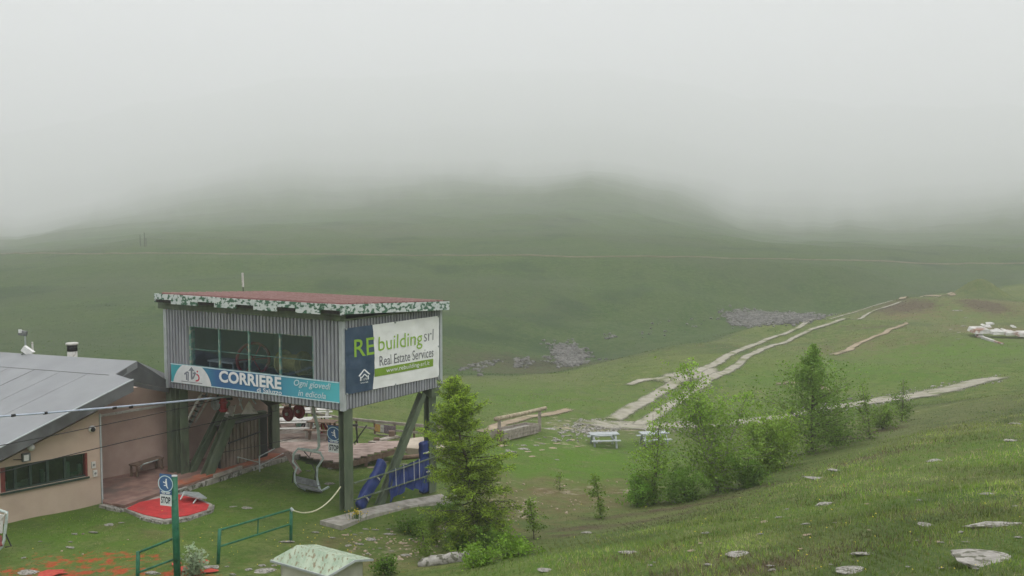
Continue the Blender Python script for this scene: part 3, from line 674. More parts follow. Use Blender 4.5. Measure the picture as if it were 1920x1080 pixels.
# steep ladder under the left end
ld = thing('ladder', 'steel ladder hanging slantwise under the left end of the station', 'ladder', (P0.x, P0.y, 0), ANG)
a1, b1 = lhit(379, 735, 1, .45), lhit(344, 802, 1, .45); a2, b2 = lhit(388, 738, 1, .95), lhit(351, 806, 1, .95)
MB().beam(a1, b1, .05, .09).build('side_rail', M['offwhite'], ld); MB().beam(a2, b2, .05, .07).build('side_rail', M['galv'], ld)
for q in np.linspace(.08, .95, 9): MB().tube([a1.lerp(b1, q), a2.lerp(b2, q)], .02, 5).build('rung', M['galv'], ld)
for q in np.linspace(.1, .95, 7): MB().beam(a1.lerp(b1, q)+V(.03,0,.03), a2.lerp(b2, q)+V(.03,0,.03), .16, .02).build('tread', M['dark_steel'], ld)
a3, b3 = lhit(396, 741, 1, 1.3), lhit(366, 792, 1, 1.3); MB().beam(a3, b3, .04, .05).build('handrail', M['offwhite'], ld)
# dark winch body at the ladder foot
# antenna
an = thing('antenna', 'white stick antenna standing on the red roof of the station', 'antenna')
p = at(456, 547, 41.5); MB().tube([p, p+V(0,0,.2)], .02, 6).build('bracket', M['dark_steel'], an); MB().tube([p+V(0,0,.2), p+V(-.02,0,.80)], .045, 8).build('rod', M['offwhite'], an)

# ---- banner under the window
def st_thing(name, label, cat, x, y, z): return thing(name, label, cat, SW(x, y, z), ANG)
b0 = lhit(321, 684, 1, -.13); b1 = lhit(637, 756, 1, -.13); bt = lhit(637, 716.5, 1, -.13).z
BX0, BX1, BZ0, BZ1 = b0.x, b1.x, b1.z+.0, bt
print('banner1', b0, b1, bt-ZB, BZ0-ZB)
BL, BH = BX1-BX0, BZ1-BZ0
bn = thing('advertising_banner', 'long blue newspaper banner reading CORRIERE stretched under the station window', 'banner', SW(BX0, -.125, BZ0), ANG)
M['ban1'] = gradient_x('banner_blue', (.07,.40,.46), (.05,.14,.32), (.10,.50,.58), BL)
def sheet(name, L, Hh, mat, parent, nx=60, nz=8, amp=.012, seed=1, axis=0, f=None):
    xs = np.linspace(0, L, nx); zs = np.linspace(0, Hh, nz); Xg, Zg = np.meshgrid(xs, zs)
    D = -(amp*(fbm(Xg*1.6+seed, Zg*2.2, seed, 3))*2); i = np.arange(nz-1)[:, None]*nx+np.arange(nx-1)[None]
    ff = np.stack([i, i+1, i+nx+1, i+nx], -1).reshape(-1, 4)
    v = np.c_[Xg.ravel(), D.ravel(), Zg.ravel()] if axis == 0 else np.c_[-D.ravel(), Xg.ravel(), Zg.ravel()]
    return np_mesh(name, v, ff, mat, smooth=True, parent=parent)
sheet('cloth', BL, BH, M['ban1'], bn, 120, 10, .012)
def F1(a, b, off): return (a, -.042-off, b)
def F1k(a, b, off): return (a, -.042-off, b*BH/.86)
print_poly('border', [[(0,BH-.035),(BL,BH-.035),(BL,BH),(0,BH)], [(0,0),(BL,0),(BL,.035),(0,.035)]], F1, M['text_pale'], bn, .001)
cx = lhit(363, 705, 1, -.07).x-BX0; ccx, ccz, cr = cx+.03, -.22, 1.08
circ = [(ccx+cr*math.cos(a), ccz+cr*math.sin(a)*.98) for a in np.linspace(0, 2*math.pi, 64)]
circ = [(x, min(max(z, .01), BH-.01)) for x, z in circ if True]
cl = []; 
for q in circ:
    if not cl or abs(cl[-1][0]-q[0])+abs(cl[-1][1]-q[1]) > 1e-3: cl.append(q)
top = sorted([q for q in cl if q[1] > .02], key=lambda q: q[0]); cl = [(top[0][0], .01)]+top+[(top[-1][0], .01)]
print_poly('logo_disc', [cl], F1, M['sign_white'], bn, .002)
print_poly('logo_mark', strip([(ccx-.42,.42),(ccx-.34,.50),(ccx-.30,.48),(ccx-.30,.18)], .075)+strip([(ccx-.22,.14),(ccx-.20,.55),(ccx-.34,.52)], .06)+strip([(ccx-.02,.68),(ccx-.02,.30)], .10)+[[(ccx-.20,.60),(ccx-.02,.80),(ccx+.16,.60),(ccx+.05,.62),(ccx-.10,.62)]]+strip([(ccx+.06,.50),(ccx+.20,.56),(ccx+.05,.28),(ccx-.06,.26)], .08), F1k, M['logo_mid'], bn, .004)
print_poly('logo_accent', ring(ccx+.24, .34, .11, .18, 14, -math.pi*.6, math.pi*.5), F1k, M['logo_red'], bn, .005)
print_poly('logo_dot', ring(ccx+.30, .62, 0, .045, 10), F1k, M['logo_red'], bn, .005)
print_poly('logo_caption', strip([(ccx-.6,.10),(ccx+.55,.10)], .03), F1k, M['logo_mid'], bn, .004)
def bx(px, y=718): return lhit(px, y, 1, -.12).x-BX0
print_text('lettering', 'CORRIERE', (bx(413), .31*BH, bx(529.5), .93*BH), F1, M['text_white'], bn, bold=.035)
print_text('lettering', 'di Saluzzo', (bx(484,735), .05*BH, bx(530.5,737), .28*BH), F1, M['text_white'], bn, bold=.012, off=.012)
print_text('lettering', 'Ogni giovedì', (bx(553), .50*BH, bx(622), .90*BH), F1, M['text_pale'], bn, shear=.25, bold=.012)
print_text('lettering', 'in edicola', (bx(561,742), .12*BH, bx(613,745), .42*BH), F1, M['text_pale'], bn, shear=.25, bold=.012)

# ---- banner on the right-hand face
q00 = lhit(647, 740, 0, .13); q01 = lhit(645.5, 616, 0, .13); q10 = lhit(822, 706, 0, .13); q11 = lhit(822, 592, 0, .13)
print('banner2', q00, q01, q10, q11, ZB, ZT)
b2 = thing('advertising_banner', 'white and navy real estate banner on the right-hand face of the station', 'banner', SW(.13, 0, 0), ANG)
def Q(u, v): return (q00*(1-u)+q10*u)*(1-v)+(q01*(1-u)+q11*u)*v
def fold(u, v): return .055*fbm(u*6+v*5, v*5-u*7, 5, 3)+.012*np.sin(u*34+v*11)*(v*(1-v)*2)
def F2(u, v, off): p = Q(u, v); return (p.x-.13+off+.010+float(fold(np.array([u]), np.array([v]))[0]), p.y, p.z)
split = .268
def sheet2(name, u0, u1, mat, edge=None):
    nx, nz = 70, 30; us = np.linspace(0, 1, nx); vs = np.linspace(0, 1, nz); V_ = []
    for v in vs:
        for u in us:
            uu0 = u0 if edge != 'l' else u0+.018*math.sin(v*math.pi)+.0; uu1 = u1 if edge != 'r' else u1+.018*math.sin(v*math.pi)
            a = uu0+(uu1-uu0)*u; p = Q(a, v); V_.append((p.x-.13, p.y, p.z, a, v))
    A = np.array(V_); A[:, 0] += fold(A[:, 3], A[:, 4])
    i = np.arange(nz-1)[:, None]*nx+np.arange(nx-1)[None]; ff = np.stack([i, i+1, i+nx+1, i+nx], -1).reshape(-1, 4)
    return np_mesh(name, A[:, :3], ff, mat, smooth=True, parent=b2)
sheet2('navy_cloth', 0, split, M['banner_navy'], 'r'); sheet2('white_cloth', split, 1, M['banner_white'], 'l')
print_text('lettering', 'RE', (.085, .545, .283, .81), F2, M['logo_green'], b2, bold=.006, off=.002)
print_text('lettering', 'building', (.325, .51, .80, .80), F2, M['logo_green'], b2, bold=.0, off=.002)
print_text('lettering', 'srl', (.82, .615, .93, .80), F2, M['logo_grey'], b2, bold=-.012, off=.002)
print_text('lettering', 'Real Estate Services', (.335, .345, .93, .50), F2, M['logo_grey'], b2, off=.002)
us = np.linspace(split+.014, .925, 40); vs = np.linspace(.19, .315, 6); mb = MB()
for v in vs:
    for u in us: mb.v.append(F2(u, v, .002))
for j in range(5):
    for i in range(39): mb.f.append((j*40+i, j*40+i+1, (j+1)*40+i+1, (j+1)*40+i)); mb.mi.append(0)
mb.build('web_strip', M['banner_green'], b2, True)
print_text('lettering', 'www.rebuilding-srl.it', (.40, .205, .88, .295), F2, M['text_white'], b2, off=.010)
print_poly('house_logo', strip([(.125,.245),(.178,.335),(.232,.245)], .014)+strip([(.14,.235),(.14,.17)], .012)+strip([(.218,.235),(.218,.17)], .012)+strip([(.148,.215),(.178,.265),(.208,.215)], .012), F2, M['text_white'], b2, .003)
print_text('lettering', '110%', (.15, .165, .208, .205), F2, M['text_white'], b2, off=.003)
print_text('lettering', 'bonus casa', (.143, .125, .215, .15), F2, M['text_white'], b2, off=.003)
for u, v in ((.01,.99),(.5,.99),(.99,.99),(.01,.01),(.5,.01),(.99,.01),(.99,.5)):
    p = Q(u, v); MB().tube([(p.x-.13+.03, p.y, p.z), (p.x-.13+.06, p.y, p.z)], .035, 8).build('grommet', M['galv'], b2)

# ------------------------------------------------------------------ concrete strip under the right-hand frame
mb = MB(); q = [(600,976,.03),(640,986,.03),(700,964,-.08),(780,947,-.42),(846,937,-.55),(828,926,-.55),(760,937,-.42),(690,952,-.10)]
tp = [hit(a, b, c) for a, b, c in q]; mb.slab(tp, .35); structure(mb.build('concrete_footing', M['concrete']))
ft = thing('flower_clump', 'yellow flowers growing at the foot of the near station leg', 'flowers'); ft.location = hit(668, 968, .05)
bl = MB(); fl = MB()
for i in range(60):
    a = random.uniform(0, 6.28); r = abs(random.gauss(0, .16)); h = random.uniform(.06, .22); x, y = r*math.cos(a), r*math.sin(a)
    bl.tube([(x,y,-.1),(x*1.2,y*1.2,h)], .005, 3, False); fl.tube([(x*1.2,y*1.2,h),(x*1.2,y*1.2,h+.012)], .022, 5)
bl.build('stems', M['leaf_plain'] if 'leaf_plain' in M else noisy('stem_green', (.06,.12,.02), (.08,.15,.03), 9), ft); fl.build('petals', mk('yellow_petal', (.55,.42,.03), .7)[0], ft)

# ------------------------------------------------------------------ blue padding, rails and tarpaulin on the right-hand frame
a, b = lhit(731, 862, 0, -.13), lhit(684, 948, 0, -.13)
pd = thing('padding', 'blue safety padding strapped along the slanting brace of the station', 'padding')
def pad(a, b, w, d, parent):
    """creased cover wrapped round a member: flattened, folded cross-section"""
    a, b = SW(*a), SW(*b); ax = (b-a).normalized(); e1 = V(CA, SA, 0); e1 = (e1-ax*e1.dot(ax)).normalized(); e2 = ax.cross(e1); n, m = 34, 20; mb = MB(); sd = random.randint(1, 99)
    for i in range(n+1):
        t = i/n
        for k in range(m):
            q = 2*math.pi*k/m; f = .80+.42*float(fbm(np.array([math.cos(q)*1.3+t*7]), np.array([math.sin(q)*1.3+t*2.0]), sd, 3)[0])
            sq = 1/max(abs(math.cos(q)), abs(math.sin(q)))**.6; rad = w*f*sq*(.7 if i in (0, n) else 1)
            sway = e1*.03*math.sin(t*9+sd)
            mb.v.append(tuple(a.lerp(b, t)+sway+e1*(math.cos(q)*rad*.55)+e2*(math.sin(q)*rad)))
    for i in range(n):
        for k in range(m): k2 = (k+1) % m; mb.f.append((i*m+k, i*m+k2, (i+1)*m+k2, (i+1)*m+k)); mb.mi.append(0)
    mb.f.append(tuple(reversed(range(m)))); mb.mi.append(0); mb.f.append(tuple(n*m+k for k in range(m))); mb.mi.append(0)
    return mb.build('pad', M['navy'], parent, True)
pad(a+V(0,-.34,0), b+V(0,-.34,0), .24, .2, pd)
for q in (.35, .78):
    p = SW(*(a.lerp(b, q)+V(0,-.34,0))); dirn = (SW(*b)-SW(*a)).normalized(); MB().tube([p, p+dirn*.035], .20, 14).build('strap', M['offwhite'], pd)
pl = thing('padding', 'dark blue safety padding wrapped round the far right leg of the station', 'padding')
pad((-.2, W_-.62, 1.45), (-.2, W_-.62, -.55), .24, .2, pl)
for z in (1.02, .28):
    p = SW(-.2, W_-.62, z); MB().tube([p, p+V(0,0,.035)], .22, 14).build('strap', M['offwhite'], pl)
rl = thing('pipe_rail', 'two grey pipe rails running from the near leg past the slanting brace', 'rail')
def lp(px, py, x=.08): return SW(*lhit(px, py, 0, x))
MB().tube([lp(664,906), lp(735,884), lp(821,855)], .03, 6).build('pipe', M['green_steel'], rl)
MB().tube([lp(664,938), lp(735,914), lp(821,886)], .03, 6).build('pipe', M['green_steel'], rl)
MB().tube([lp(821,884), lp(821,895)], .03, 6).build('end_stub', M['galv'], rl)
tl = thing('tarpaulin', 'navy blue tarpaulin tied between the pipe rails beside the station leg', 'tarpaulin', (P0.x, P0.y, 0), ANG)
nx_, nz_ = 36, 14; A = []
for j in range(nz_):
    v = j/(nz_-1)
    for i in range(nx_):
        u = i/(nx_-1); px = 728+u*(800-728); top = 884-u*28; bot = 930-u*17+5*math.sin(u*9)+3*math.sin(u*23)+(8 if u < .12 else 0)
        p = lhit(px, top+(bot-top)*v, 0, .02); A.append((p.x+.05*math.sin(u*30+v*2)*(.4+v)+.03*math.sin(v*9+u*5), p.y, p.z))
i = np.arange(nz_-1)[:, None]*nx_+np.arange(nx_-1)[None]; ff = np.stack([i, i+1, i+nx_+1, i+nx_], -1).reshape(-1, 4)
np_mesh('cloth', np.array(A), ff, M['navy'], smooth=True, parent=tl)
for px in (742, 757, 776, 786): MB().tube([lhit(px, 886-(px-728)*.39-3, 0, .14), lhit(px+1, 916-(px-728)*.3, 0, .14)], .012, 5).build('tie_cord', M['offwhite'], tl)

# ------------------------------------------------------------------ chair of the lift
ch = thing('lift_chair', 'grey two-seat chairlift chair hanging under the station', 'chair')
def cpt(px, py, D=36.6): return at(px, py, D)
MB().tube([cpt(587,757), cpt(589,775), cpt(596,800), cpt(597.5,820), cpt(598,838), cpt(594,843.5), cpt(585,845), cpt(566,842)], .055, 8).build('hanger_arm', M['chair_tube'], ch, True)
MB().tube([cpt(558,841), cpt(602,849)], .05, 8).build('cross_bar', M['chair_tube'], ch)
MB().tube([cpt(558,842), cpt(551,850), cpt(549,866), cpt(557,876), cpt(552,888), cpt(553,903), cpt(560,912), cpt(572,918,36.2)], .038, 8).build('side_frame', M['chair_tube'], ch, True)
MB().tube([cpt(600,848), cpt(606,860), cpt(595,876), cpt(594,893), cpt(597,912), cpt(602,921,36.2), cpt(616,913,35.9)], .04, 8).build('side_frame', M['chair_tube'], ch, True)
mb = MB(); P_ = [cpt(554,893,36.7), cpt(597,903,36.7), cpt(600,915,36.5), cpt(556,905,36.5)]; mb.prism(P_, (.02,.06,0)); mb.build('backrest', M['seat_grey'], ch)
mb = MB(); P_ = [cpt(556,906,36.5), cpt(600,916,36.5), cpt(604,921,36.0), cpt(562,912,36.0)]; mb.prism(P_, (0,0,-.06)); mb.build('seat', M['seat_grey'], ch)
MB().tube([cpt(573,868,36.8), cpt(585,870,36.8), cpt(592,884,36.6), cpt(590,900,36.4)], .022, 6).build('restraint_bar', M['dark_steel'], ch, True)
MB().tube([cpt(570,846), cpt(580,858), cpt(584,846)], .022, 6).build('restraint_bar', M['dark_steel'], ch)
MB().tube([cpt(548,905,36.2), cpt(551,884,36.2)], .018, 6).build('strap', M['black'], ch)
pk = thing('plank', 'pale wooden plank leaning from the terrace edge down beside the chair', 'plank')
a = [at(532,848,38.5), at(541,846,38.5), at(564,884,37.2), at(557,890,37.2)]; MB().prism(a, (.03,.08,-.02)).build('board', M['wood_pink'], pk)
MB().tube([at(545,862,38.2), at(563,882,37.2)], .02, 5).build('edge_tube', M['galv'], pk)

# ------------------------------------------------------------------ ropes
def sag(a, b, s, n=14):
    return [a.lerp(b, i/n)-V(0,0,s*4*(i/n)*(1-i/n)) for i in range(n+1)]
def cable(label, pts, r, mat, cat='cable', name='cable'):
    o = MB().tube(pts, r, 6).build(name, mat, None, True); return tag(o, label, cat)
c1 = thing('haul_rope', 'thick blue-grey rope running from the left into the station', 'rope')
pa, pm, pb = at(-60,785,29), at(150,769,32), at(442,742,37.5)
MB().tube(sag(pm, pb, .02), .036, 7).build('thick_run', M['cable'], c1, True); MB().tube(sag(pa, pm, .01), .03, 7).build('thin_run', M['cable'], c1, True)
for px, py, D in ((25,779,30.1),(85,774.5,31),(215,765,33),(246,763,33.5)): p = at(px, py, D); MB().tube([p+V(-.06,0,-.01), p+V(.06,0,.01)], .045, 8).build('clip', M['black'], c1)
cable('black cable crossing the lodge roof and passing under the station ladder', sag(at(-60,847,27), at(414,748,37.5), .05), .014, M['black'])
cable('black cable crossing the lodge window, the lower one running to the station', sag(at(-60,902,26), at(520,770,39), -.12), .014, M['black'])
cable('thin black cable running low across the brown corrugated wall', sag(at(418,848,36), at(560,820,41), .02), .012, M['black'])
rp = cable('slack cream rope from the green railing to the near station leg', None or [hit(547,956,.80)]+[hit(547,956,.80).lerp(SW(-.1,-.05,.85), t)-V(0,0,.40*4*t*(1-t)) for t in np.linspace(.08,.92,12)]+[SW(-.1,-.05,.85)], .022, M['rope'], 'rope', 'rope')

# ------------------------------------------------------------------ stop signs
def stop_sign(parent, to3, w, h, figure=1, loop='sign'):
    """to3(u, v, off): u 0..1 right, v 0..1 up"""
    mb = MB(); mb.face([to3(0,.36,0), to3(1,.36,0), to3(1,1,0), to3(0,1,0)]); mb.face([to3(0,1,-.03), to3(1,1,-.03), to3(1,.36,-.03), to3(0,.36,-.03)]); mb.build('blue_plate', M['sign_blue'], parent)
    mb = MB(); mb.face([to3(.02,0,.002), to3(.98,0,.002), to3(.98,.345,.002), to3(.02,.345,.002)]); mb.face([to3(.02,.345,-.03), to3(.98,.345,-.03), to3(.98,0,-.03), to3(.02,0,-.03)]); mb.build('white_plate', M['sign_white'], parent)
    k = w/h
    print_poly('circle', [[(a, .72+(b-.72)) for a, b in p] for p in [[(x, y) for x, y in q] for q in ring(.5, .70, .235, .262, 30, sx=1/k*1.0)]], to3, M['text_pale'], parent, .004)
    f = [[(.52,.86),(.62,.86),(.62,.80),(.52,.80)], [(.46,.80),(.62,.79),(.66,.62),(.54,.62)], [(.30,.77),(.50,.74),(.50,.71),(.30,.73)], [(.54,.62),(.66,.62),(.74,.56),(.68,.55)], [(.36,.66),(.56,.66),(.56,.63),(.36,.63)]]
    print_poly('figure', f, to3, M['text_white'], parent, .005)
    print_poly('caption', [[(.1,.445),(.9,.445),(.9,.425),(.1,.425)], [(.18,.41),(.45,.41),(.45,.385),(.18,.385)], [(.52,.41),(.85,.41),(.85,.385),(.52,.385)]], to3, M['text_white'], parent, .004)
    print_text('lettering', 'STOP', (.10, .07, .90, .29), to3, M['ink'], parent, bold=.03, off=.006)
sg = thing('stop_sign', 'blue chairlift sign with a white STOP panel hanging beside the near station leg', 'sign')
D = 35.2; s00, s10, s01 = at(615.5,847,D), at(637,850,D-.1), at(614.5,797,D)
stop_sign(sg, lambda u, v, o: s00+(s10-s00)*u+(s01-s00)*v+V(.1,-1,0)*o, .45, 1.0)
MB().tube([at(638,780,D), at(638,856,D)], .025, 6).build('hanging_bar', M['dark_steel'], sg)
sp = thing('sign_post', 'bright green steel post carrying the lower chairlift stop sign', 'post')
pb_ = hit(333,1092,.05); D = pb_.y
def sx(px, py, d=0): return at(px, py, D+d)
tp_ = sx(326, 893); MB().tube([V(pb_.x, pb_.y, -.2), tp_], .095, 14).build('tube', M['post_green'], sp, True); MB().tube([tp_, tp_+V(0,0,.02)], .10, 14).build('cap', M['galv'], sp)
sg2 = thing('stop_sign', 'blue chairlift sign with a white STOP panel fixed to the bright green post', 'sign')
s00, s10, s01 = sx(300,947,-.12), sx(322,949.5,-.14), sx(299,888,-.12)
stop_sign(sg2, lambda u, v, o: s00+(s10-s00)*u+(s01-s00)*v+V(.05,-1,0)*o, .45, 1.1)
MB().beam(sx(318,920,-.08), sx(326,921,-.02), .04, .04).build('bracket', M['galv'], sg2)

# ------------------------------------------------------------------ green railings
r1 = thing('railing', 'green tubular railing with two rails standing free on the lawn', 'railing')
pA, pB = hit(408,1059,.04), hit(545,1012,.02); ta, tb_ = at(412,992,pA.y), at(546,953,pB.y)
for a, b in ((pA, ta), (pB, tb_)): MB().tube([a-V(0,0,.2), b], .05, 10).build('post', M['post_green'], r1, True)
MB().tube([ta-V(0,0,.03), tb_-V(0,0,.03)], .032, 8).build('top_rail', M['post_green'], r1)
ml, mr_ = pA.lerp(ta, .50), pB.lerp(tb_, .50); MB().tube([ml, mr_], .030, 8).build('middle_rail', M['post_green'], r1)
MB().tube([ml.lerp(mr_, .52), ta.lerp(tb_, .52)-V(0,0,.03)], .02, 6).build('strut', M['post_green'], r1)
p = tb_; MB().tube([p+V(-.03,0,.0), p+V(.05,0,-.08)], .06, 8).build('rope_knot', M['galv'], r1)
r2 = thing('railing', 'green tubular railing joined to the bright green sign post', 'railing')
pA = hit(257,1092,.05); ta = at(259,1034,pA.y); m2 = at(258,1074,pA.y)
MB().tube([pA-V(0,0,.2), ta], .055, 10).build('post', M['post_green'], r2, True)
MB().tube([ta-V(0,0,.03), sx(327,1009)], .034, 8).build('top_rail', M['post_green'], r2); MB().tube([m2, sx(328,1048)], .03, 8).build('middle_rail', M['post_green'], r2)

# ------------------------------------------------------------------ lodge
Z0 = -.05
K = hit(190,943,0); A_ = hit(-180,1024,0)        # foot of the near wall: right corner and a point beyond the left edge
dv = (K-A_).normalized(); LAN = math.atan2(dv.y, dv.x); dn = V(-dv.y, dv.x, 0)   # dn points into the building
print('lodge wall dir', math.degrees(LAN), K, A_)
lg = thing('lodge', 'salmon rendered lodge with a low grey membrane roof left of the station', 'building', (K.x, K.y, 0), LAN)
CL, SLn = math.cos(LAN), math.sin(LAN)
def LL(p): dx, dy = p.x-K.x, p.y-K.y; return Vector((CL*dx+SLn*dy, -SLn*dx+CL*dy, p.z))
def LWd(x, y, z): return Vector((K.x+CL*x-SLn*y, K.y+SLn*x+CL*y, z))
def ghit(px, py, y):                            # line of sight met with the plane y=const of the lodge frame
    r = Vector(ray(px, py)); a = LL(C0); b = LL(C0+r); d = b-a; k = (y-a.y)/d.y; return a+d*k
def top_at(px, py): return ghit(px, py, 0)
eK = ghit(189, 770, 0).z; e0 = ghit(0, 868, 0); print('eaves', eK, e0)
XL = LL(A_).x-6
def wz(x): return eK+(e0.z-eK)*(x/e0.x)          # wall top follows the rake
w0 = ghit(2, 928, 0); w1 = ghit(165, 890, 0); w2 = ghit(165, 846, 0); w3 = ghit(2, 880, 0); print('win', w0, w1, w2, w3)
WA, WB_ = w0.x, w1.x; zlo = (w0.z+w1.z)/2; zhi = (w2.z+w3.z)/2
th = .3
mb = MB(); pz = -.3
mb.prism([(XL,0,pz),(WA,0,pz),(WA,0,wz(WA)),(XL,0,wz(XL))], (0,th,0)); mb.build('wall', M['stucco'], lg)
mb = MB(); mb.prism([(WB_,0,pz),(0,0,pz),(0,0,eK),(WB_,0,wz(WB_))], (0,th,0)); mb.build('wall', M['stucco'], lg)
mb = MB(); mb.prism([(WA,0,pz),(WB_,0,pz),(WB_,0,zlo),(WA,0,zlo)], (0,th,0)); mb.build('wall', M['stucco'], lg)
mb = MB(); mb.prism([(WA,0,zhi),(WB_,0,zhi),(WB_,0,wz(WB_)),(WA,0,wz(WA))], (0,th,0)); mb.build('wall', M['stucco'], lg)
MB().box((-.001,.3,pz), (-.25, 2.05, eK)).build('wall', M['stucco'], lg)
# window of the lodge
wo = MB(); wo.box((WA,.05,zlo), (WA+.16,.2,zhi)); wo.build('window', M['frame_red'], lg); wob = bpy.context.scene.objects[-1] if False else None
wn = MB(); wn.box((WA+.162,.06,zlo), (WB_-.07,.16,zlo+.05)); wn.box((WA+.162,.06,zhi-.06), (WB_-.07,.16,zhi)); wn = wn.build('window', M['frame_dark'], lg)
MB().box((WB_-.068,.02,zlo), (WB_,.2,zhi)).build('red_jamb', M['frame_red'], wn)
fr = [0, .125, .31, .52, .745, 1.0]
for i, q in enumerate(fr[1:-1]):
    x = WA+.16+(WB_-WA-.23)*q; MB().box((x-.045,.07,zlo+.052), (x+.045,.15,zhi-.062)).build('mullion', M['frame_dark'], wn)
for i in range(5):
    xa = WA+.16+(WB_-WA-.23)*fr[i]+.05; xb = WA+.16+(WB_-WA-.23)*fr[i+1]-.05; MB().box((xa,.11,zlo+.053), (xb,.118,zhi-.063)).build('pane', M['glass2'], wn)
MB().box((WA-.03,-.07,zlo-.06), (WB_+.03,.0,zlo-.003)).build('sill', M['frame_dark'], wn)
mb = MB(); mb.box((WA-1,2.6,zlo-1.2), (WB_+1,2.7,zhi+.3)); mb.build('inner_wall', M['wood_brown'], lg)
# pale things on the inside of the sill
for i, (q, wd, hh) in enumerate([(.03,.10,.22),(.17,.42,.10),(.24,.25,.16),(.47,.10,.40),(.49,.10,.3),(.78,.16,.5),(.86,.34,.10),(.95,.12,.35)]):
    x = WA+.16+(WB_-WA-.23)*q
    o = MB().box((x,.3,zlo+.0), (x+wd,.42,zlo+hh+.05)).build('window_ware', M['offwhite'] if i % 3 else M['window_green'], lg)
# recessed rear wall under the porch
f1, f2 = hit(193,898,.12), hit(318,863,.12); l1, l2 = LL(f1), LL(f2); print('rear wall', l1, l2)
ry = l1.y
MB().box((-.24, ry, pz), (ghit(506,800,ry).x, ry+.25, ghit(296,721,ry).z)).build('wall', M['stucco2'], lg)
MB().beam((.2,ry-.06,2.55), (5.2,ry-.06,2.62), .05, .09).build('conduit', M['offwhite'], lg)
# roof: main slope
def rp_(px, py, z): return LL(hit(px, py, z))
B_ = LL(at(248,712,37.6)); N_ = LL(at(208,706,38.6)); Cc = LL(at(240,688,39.8)); 
zB = B_.z; rake0 = ghit(0, 839, -.45); print('roof', B_, N_, Cc, rake0)
# rake runs at y=-.45 from the left to B
B_ = ghit(248, 712, -.45); slope = (B_.z-rake0.z)/(B_.x-rake0.x); N_ = V(B_.x, B_.y+1.25, B_.z); 
def rzx(x): return B_.z+slope*(x-B_.x)
E_w = hit(0, 660, B_.z+.22); E_l = LL(E_w); kp = (E_l.z-rzx(E_l.x))/(E_l.y+.45); print('kp', kp, E_l)
def rpl(x, y): return rzx(x)+kp*(y+.45)
N_ = V(B_.x, B_.y+1.25, rpl(B_.x, B_.y+1.25)); Cc = V(B_.x+.95, N_.y+.2, rpl(B_.x+.95, N_.y+.2)); E2_ = Cc+(E_l-Cc)*1.5; E2_.z = rpl(E2_.x, E2_.y)
print('slope', slope, B_, Cc, 'proj?')
TR = .42; xl = XL
def rzz(x): return B_.z+slope*(x-B_.x)
top = [(xl,-.45,rzz(xl)), (B_.x,-.45,B_.z), tuple(N_), tuple(Cc), tuple(E2_), (xl,E2_.y,rpl(xl,E2_.y))]
mb = MB(); mb.slab(top, TR-.16); ro = mb.build('roof', [M['membrane']], lg)
mb = MB(); mb.prism([(xl,-.45,rzz(xl)-.012), (B_.x+.02,-.45,B_.z-.012), (B_.x+.02,-.45,B_.z-TR), (xl,-.45,rzz(xl)-TR)], (0,-.04,0)); mb.build('fascia', M['membrane_dark'], ro)
MB().box((B_.x,-.449,B_.z-TR), (B_.x+.04, N_.y, B_.z-.012)).build('fascia', M['membrane_dark'], ro)
MB().beam((xl,-.47,rzz(xl)+.015), (B_.x+.03,-.47,B_.z+.015), .07, .03).build('edge_strip', M['trim'], ro)
# membrane seams
for k in range(1, 9):
    y = .6+k*1.5; xe = Cc.x+(E_l.x-Cc.x)*(y-Cc.y)/(E_l.y-Cc.y)-1.1; xe = min(xe, B_.x-.2); MB().beam((xl,y,rpl(xl,y)+.004), (xe,y,rpl(xe,y)+.004), .03, .01).build('seam', M['membrane_dark'] if k % 3 == 0 else M['membrane'], ro)
MB().beam(V(Cc.x-1.1,Cc.y,rpl(Cc.x-1.1,Cc.y)+.004), V(E_l.x-1.1,E_l.y,rpl(E_l.x-1.1,E_l.y)+.004), .03, .01).build('seam', M['membrane_dark'], ro)
# darker porch roof beyond
R1_, R2_ = LL(at(330,709,40.5)), LL(at(330,724,38.2)); print(R1_, R2_)
mb = MB(); mb.prism([V(N_.x+.045,N_.y,N_.z-.02), R2_, R1_, V(Cc.x+.0,Cc.y+.01,Cc.z-.02)], (0,0,-.16)); mb.build('porch_roof', M['membrane_dark'], lg)
mb = MB(); mb.prism([V(N_.x+.045,N_.y,N_.z-.185), V(R2_.x,R2_.y,R2_.z-.165), V(R2_.x,R2_.y,R2_.z-.32), V(N_.x+.045,N_.y,N_.z-.34)], (0,.05,0)); mb.build('porch_beam', M['membrane_dark'], lg)
MB().beam((.03,-.03,-.05), (.03,-.03,eK-.1), .05, .05).build('downpipe', M['trim'], lg)
# chimney
cy = thing('chimney_flue', 'pale metal flue with a dark cowl rising behind the lodge roof', 'flue'); c = at(136, 676, 41)
mb = MB(); MB().tube([c+V(0,0,-.8), c+V(0,0,.42)], .20, 14).build('pipe', M['offwhite'], cy, True); MB().tube([c+V(0,0,.40), c+V(0,0,.68)], .21, 14).build('cowl', M['black'], cy, True); MB().tube([c+V(0,0,.66), c+V(0,0,.75)], .25, 14).build('cap', M['offwhite'], cy, True)
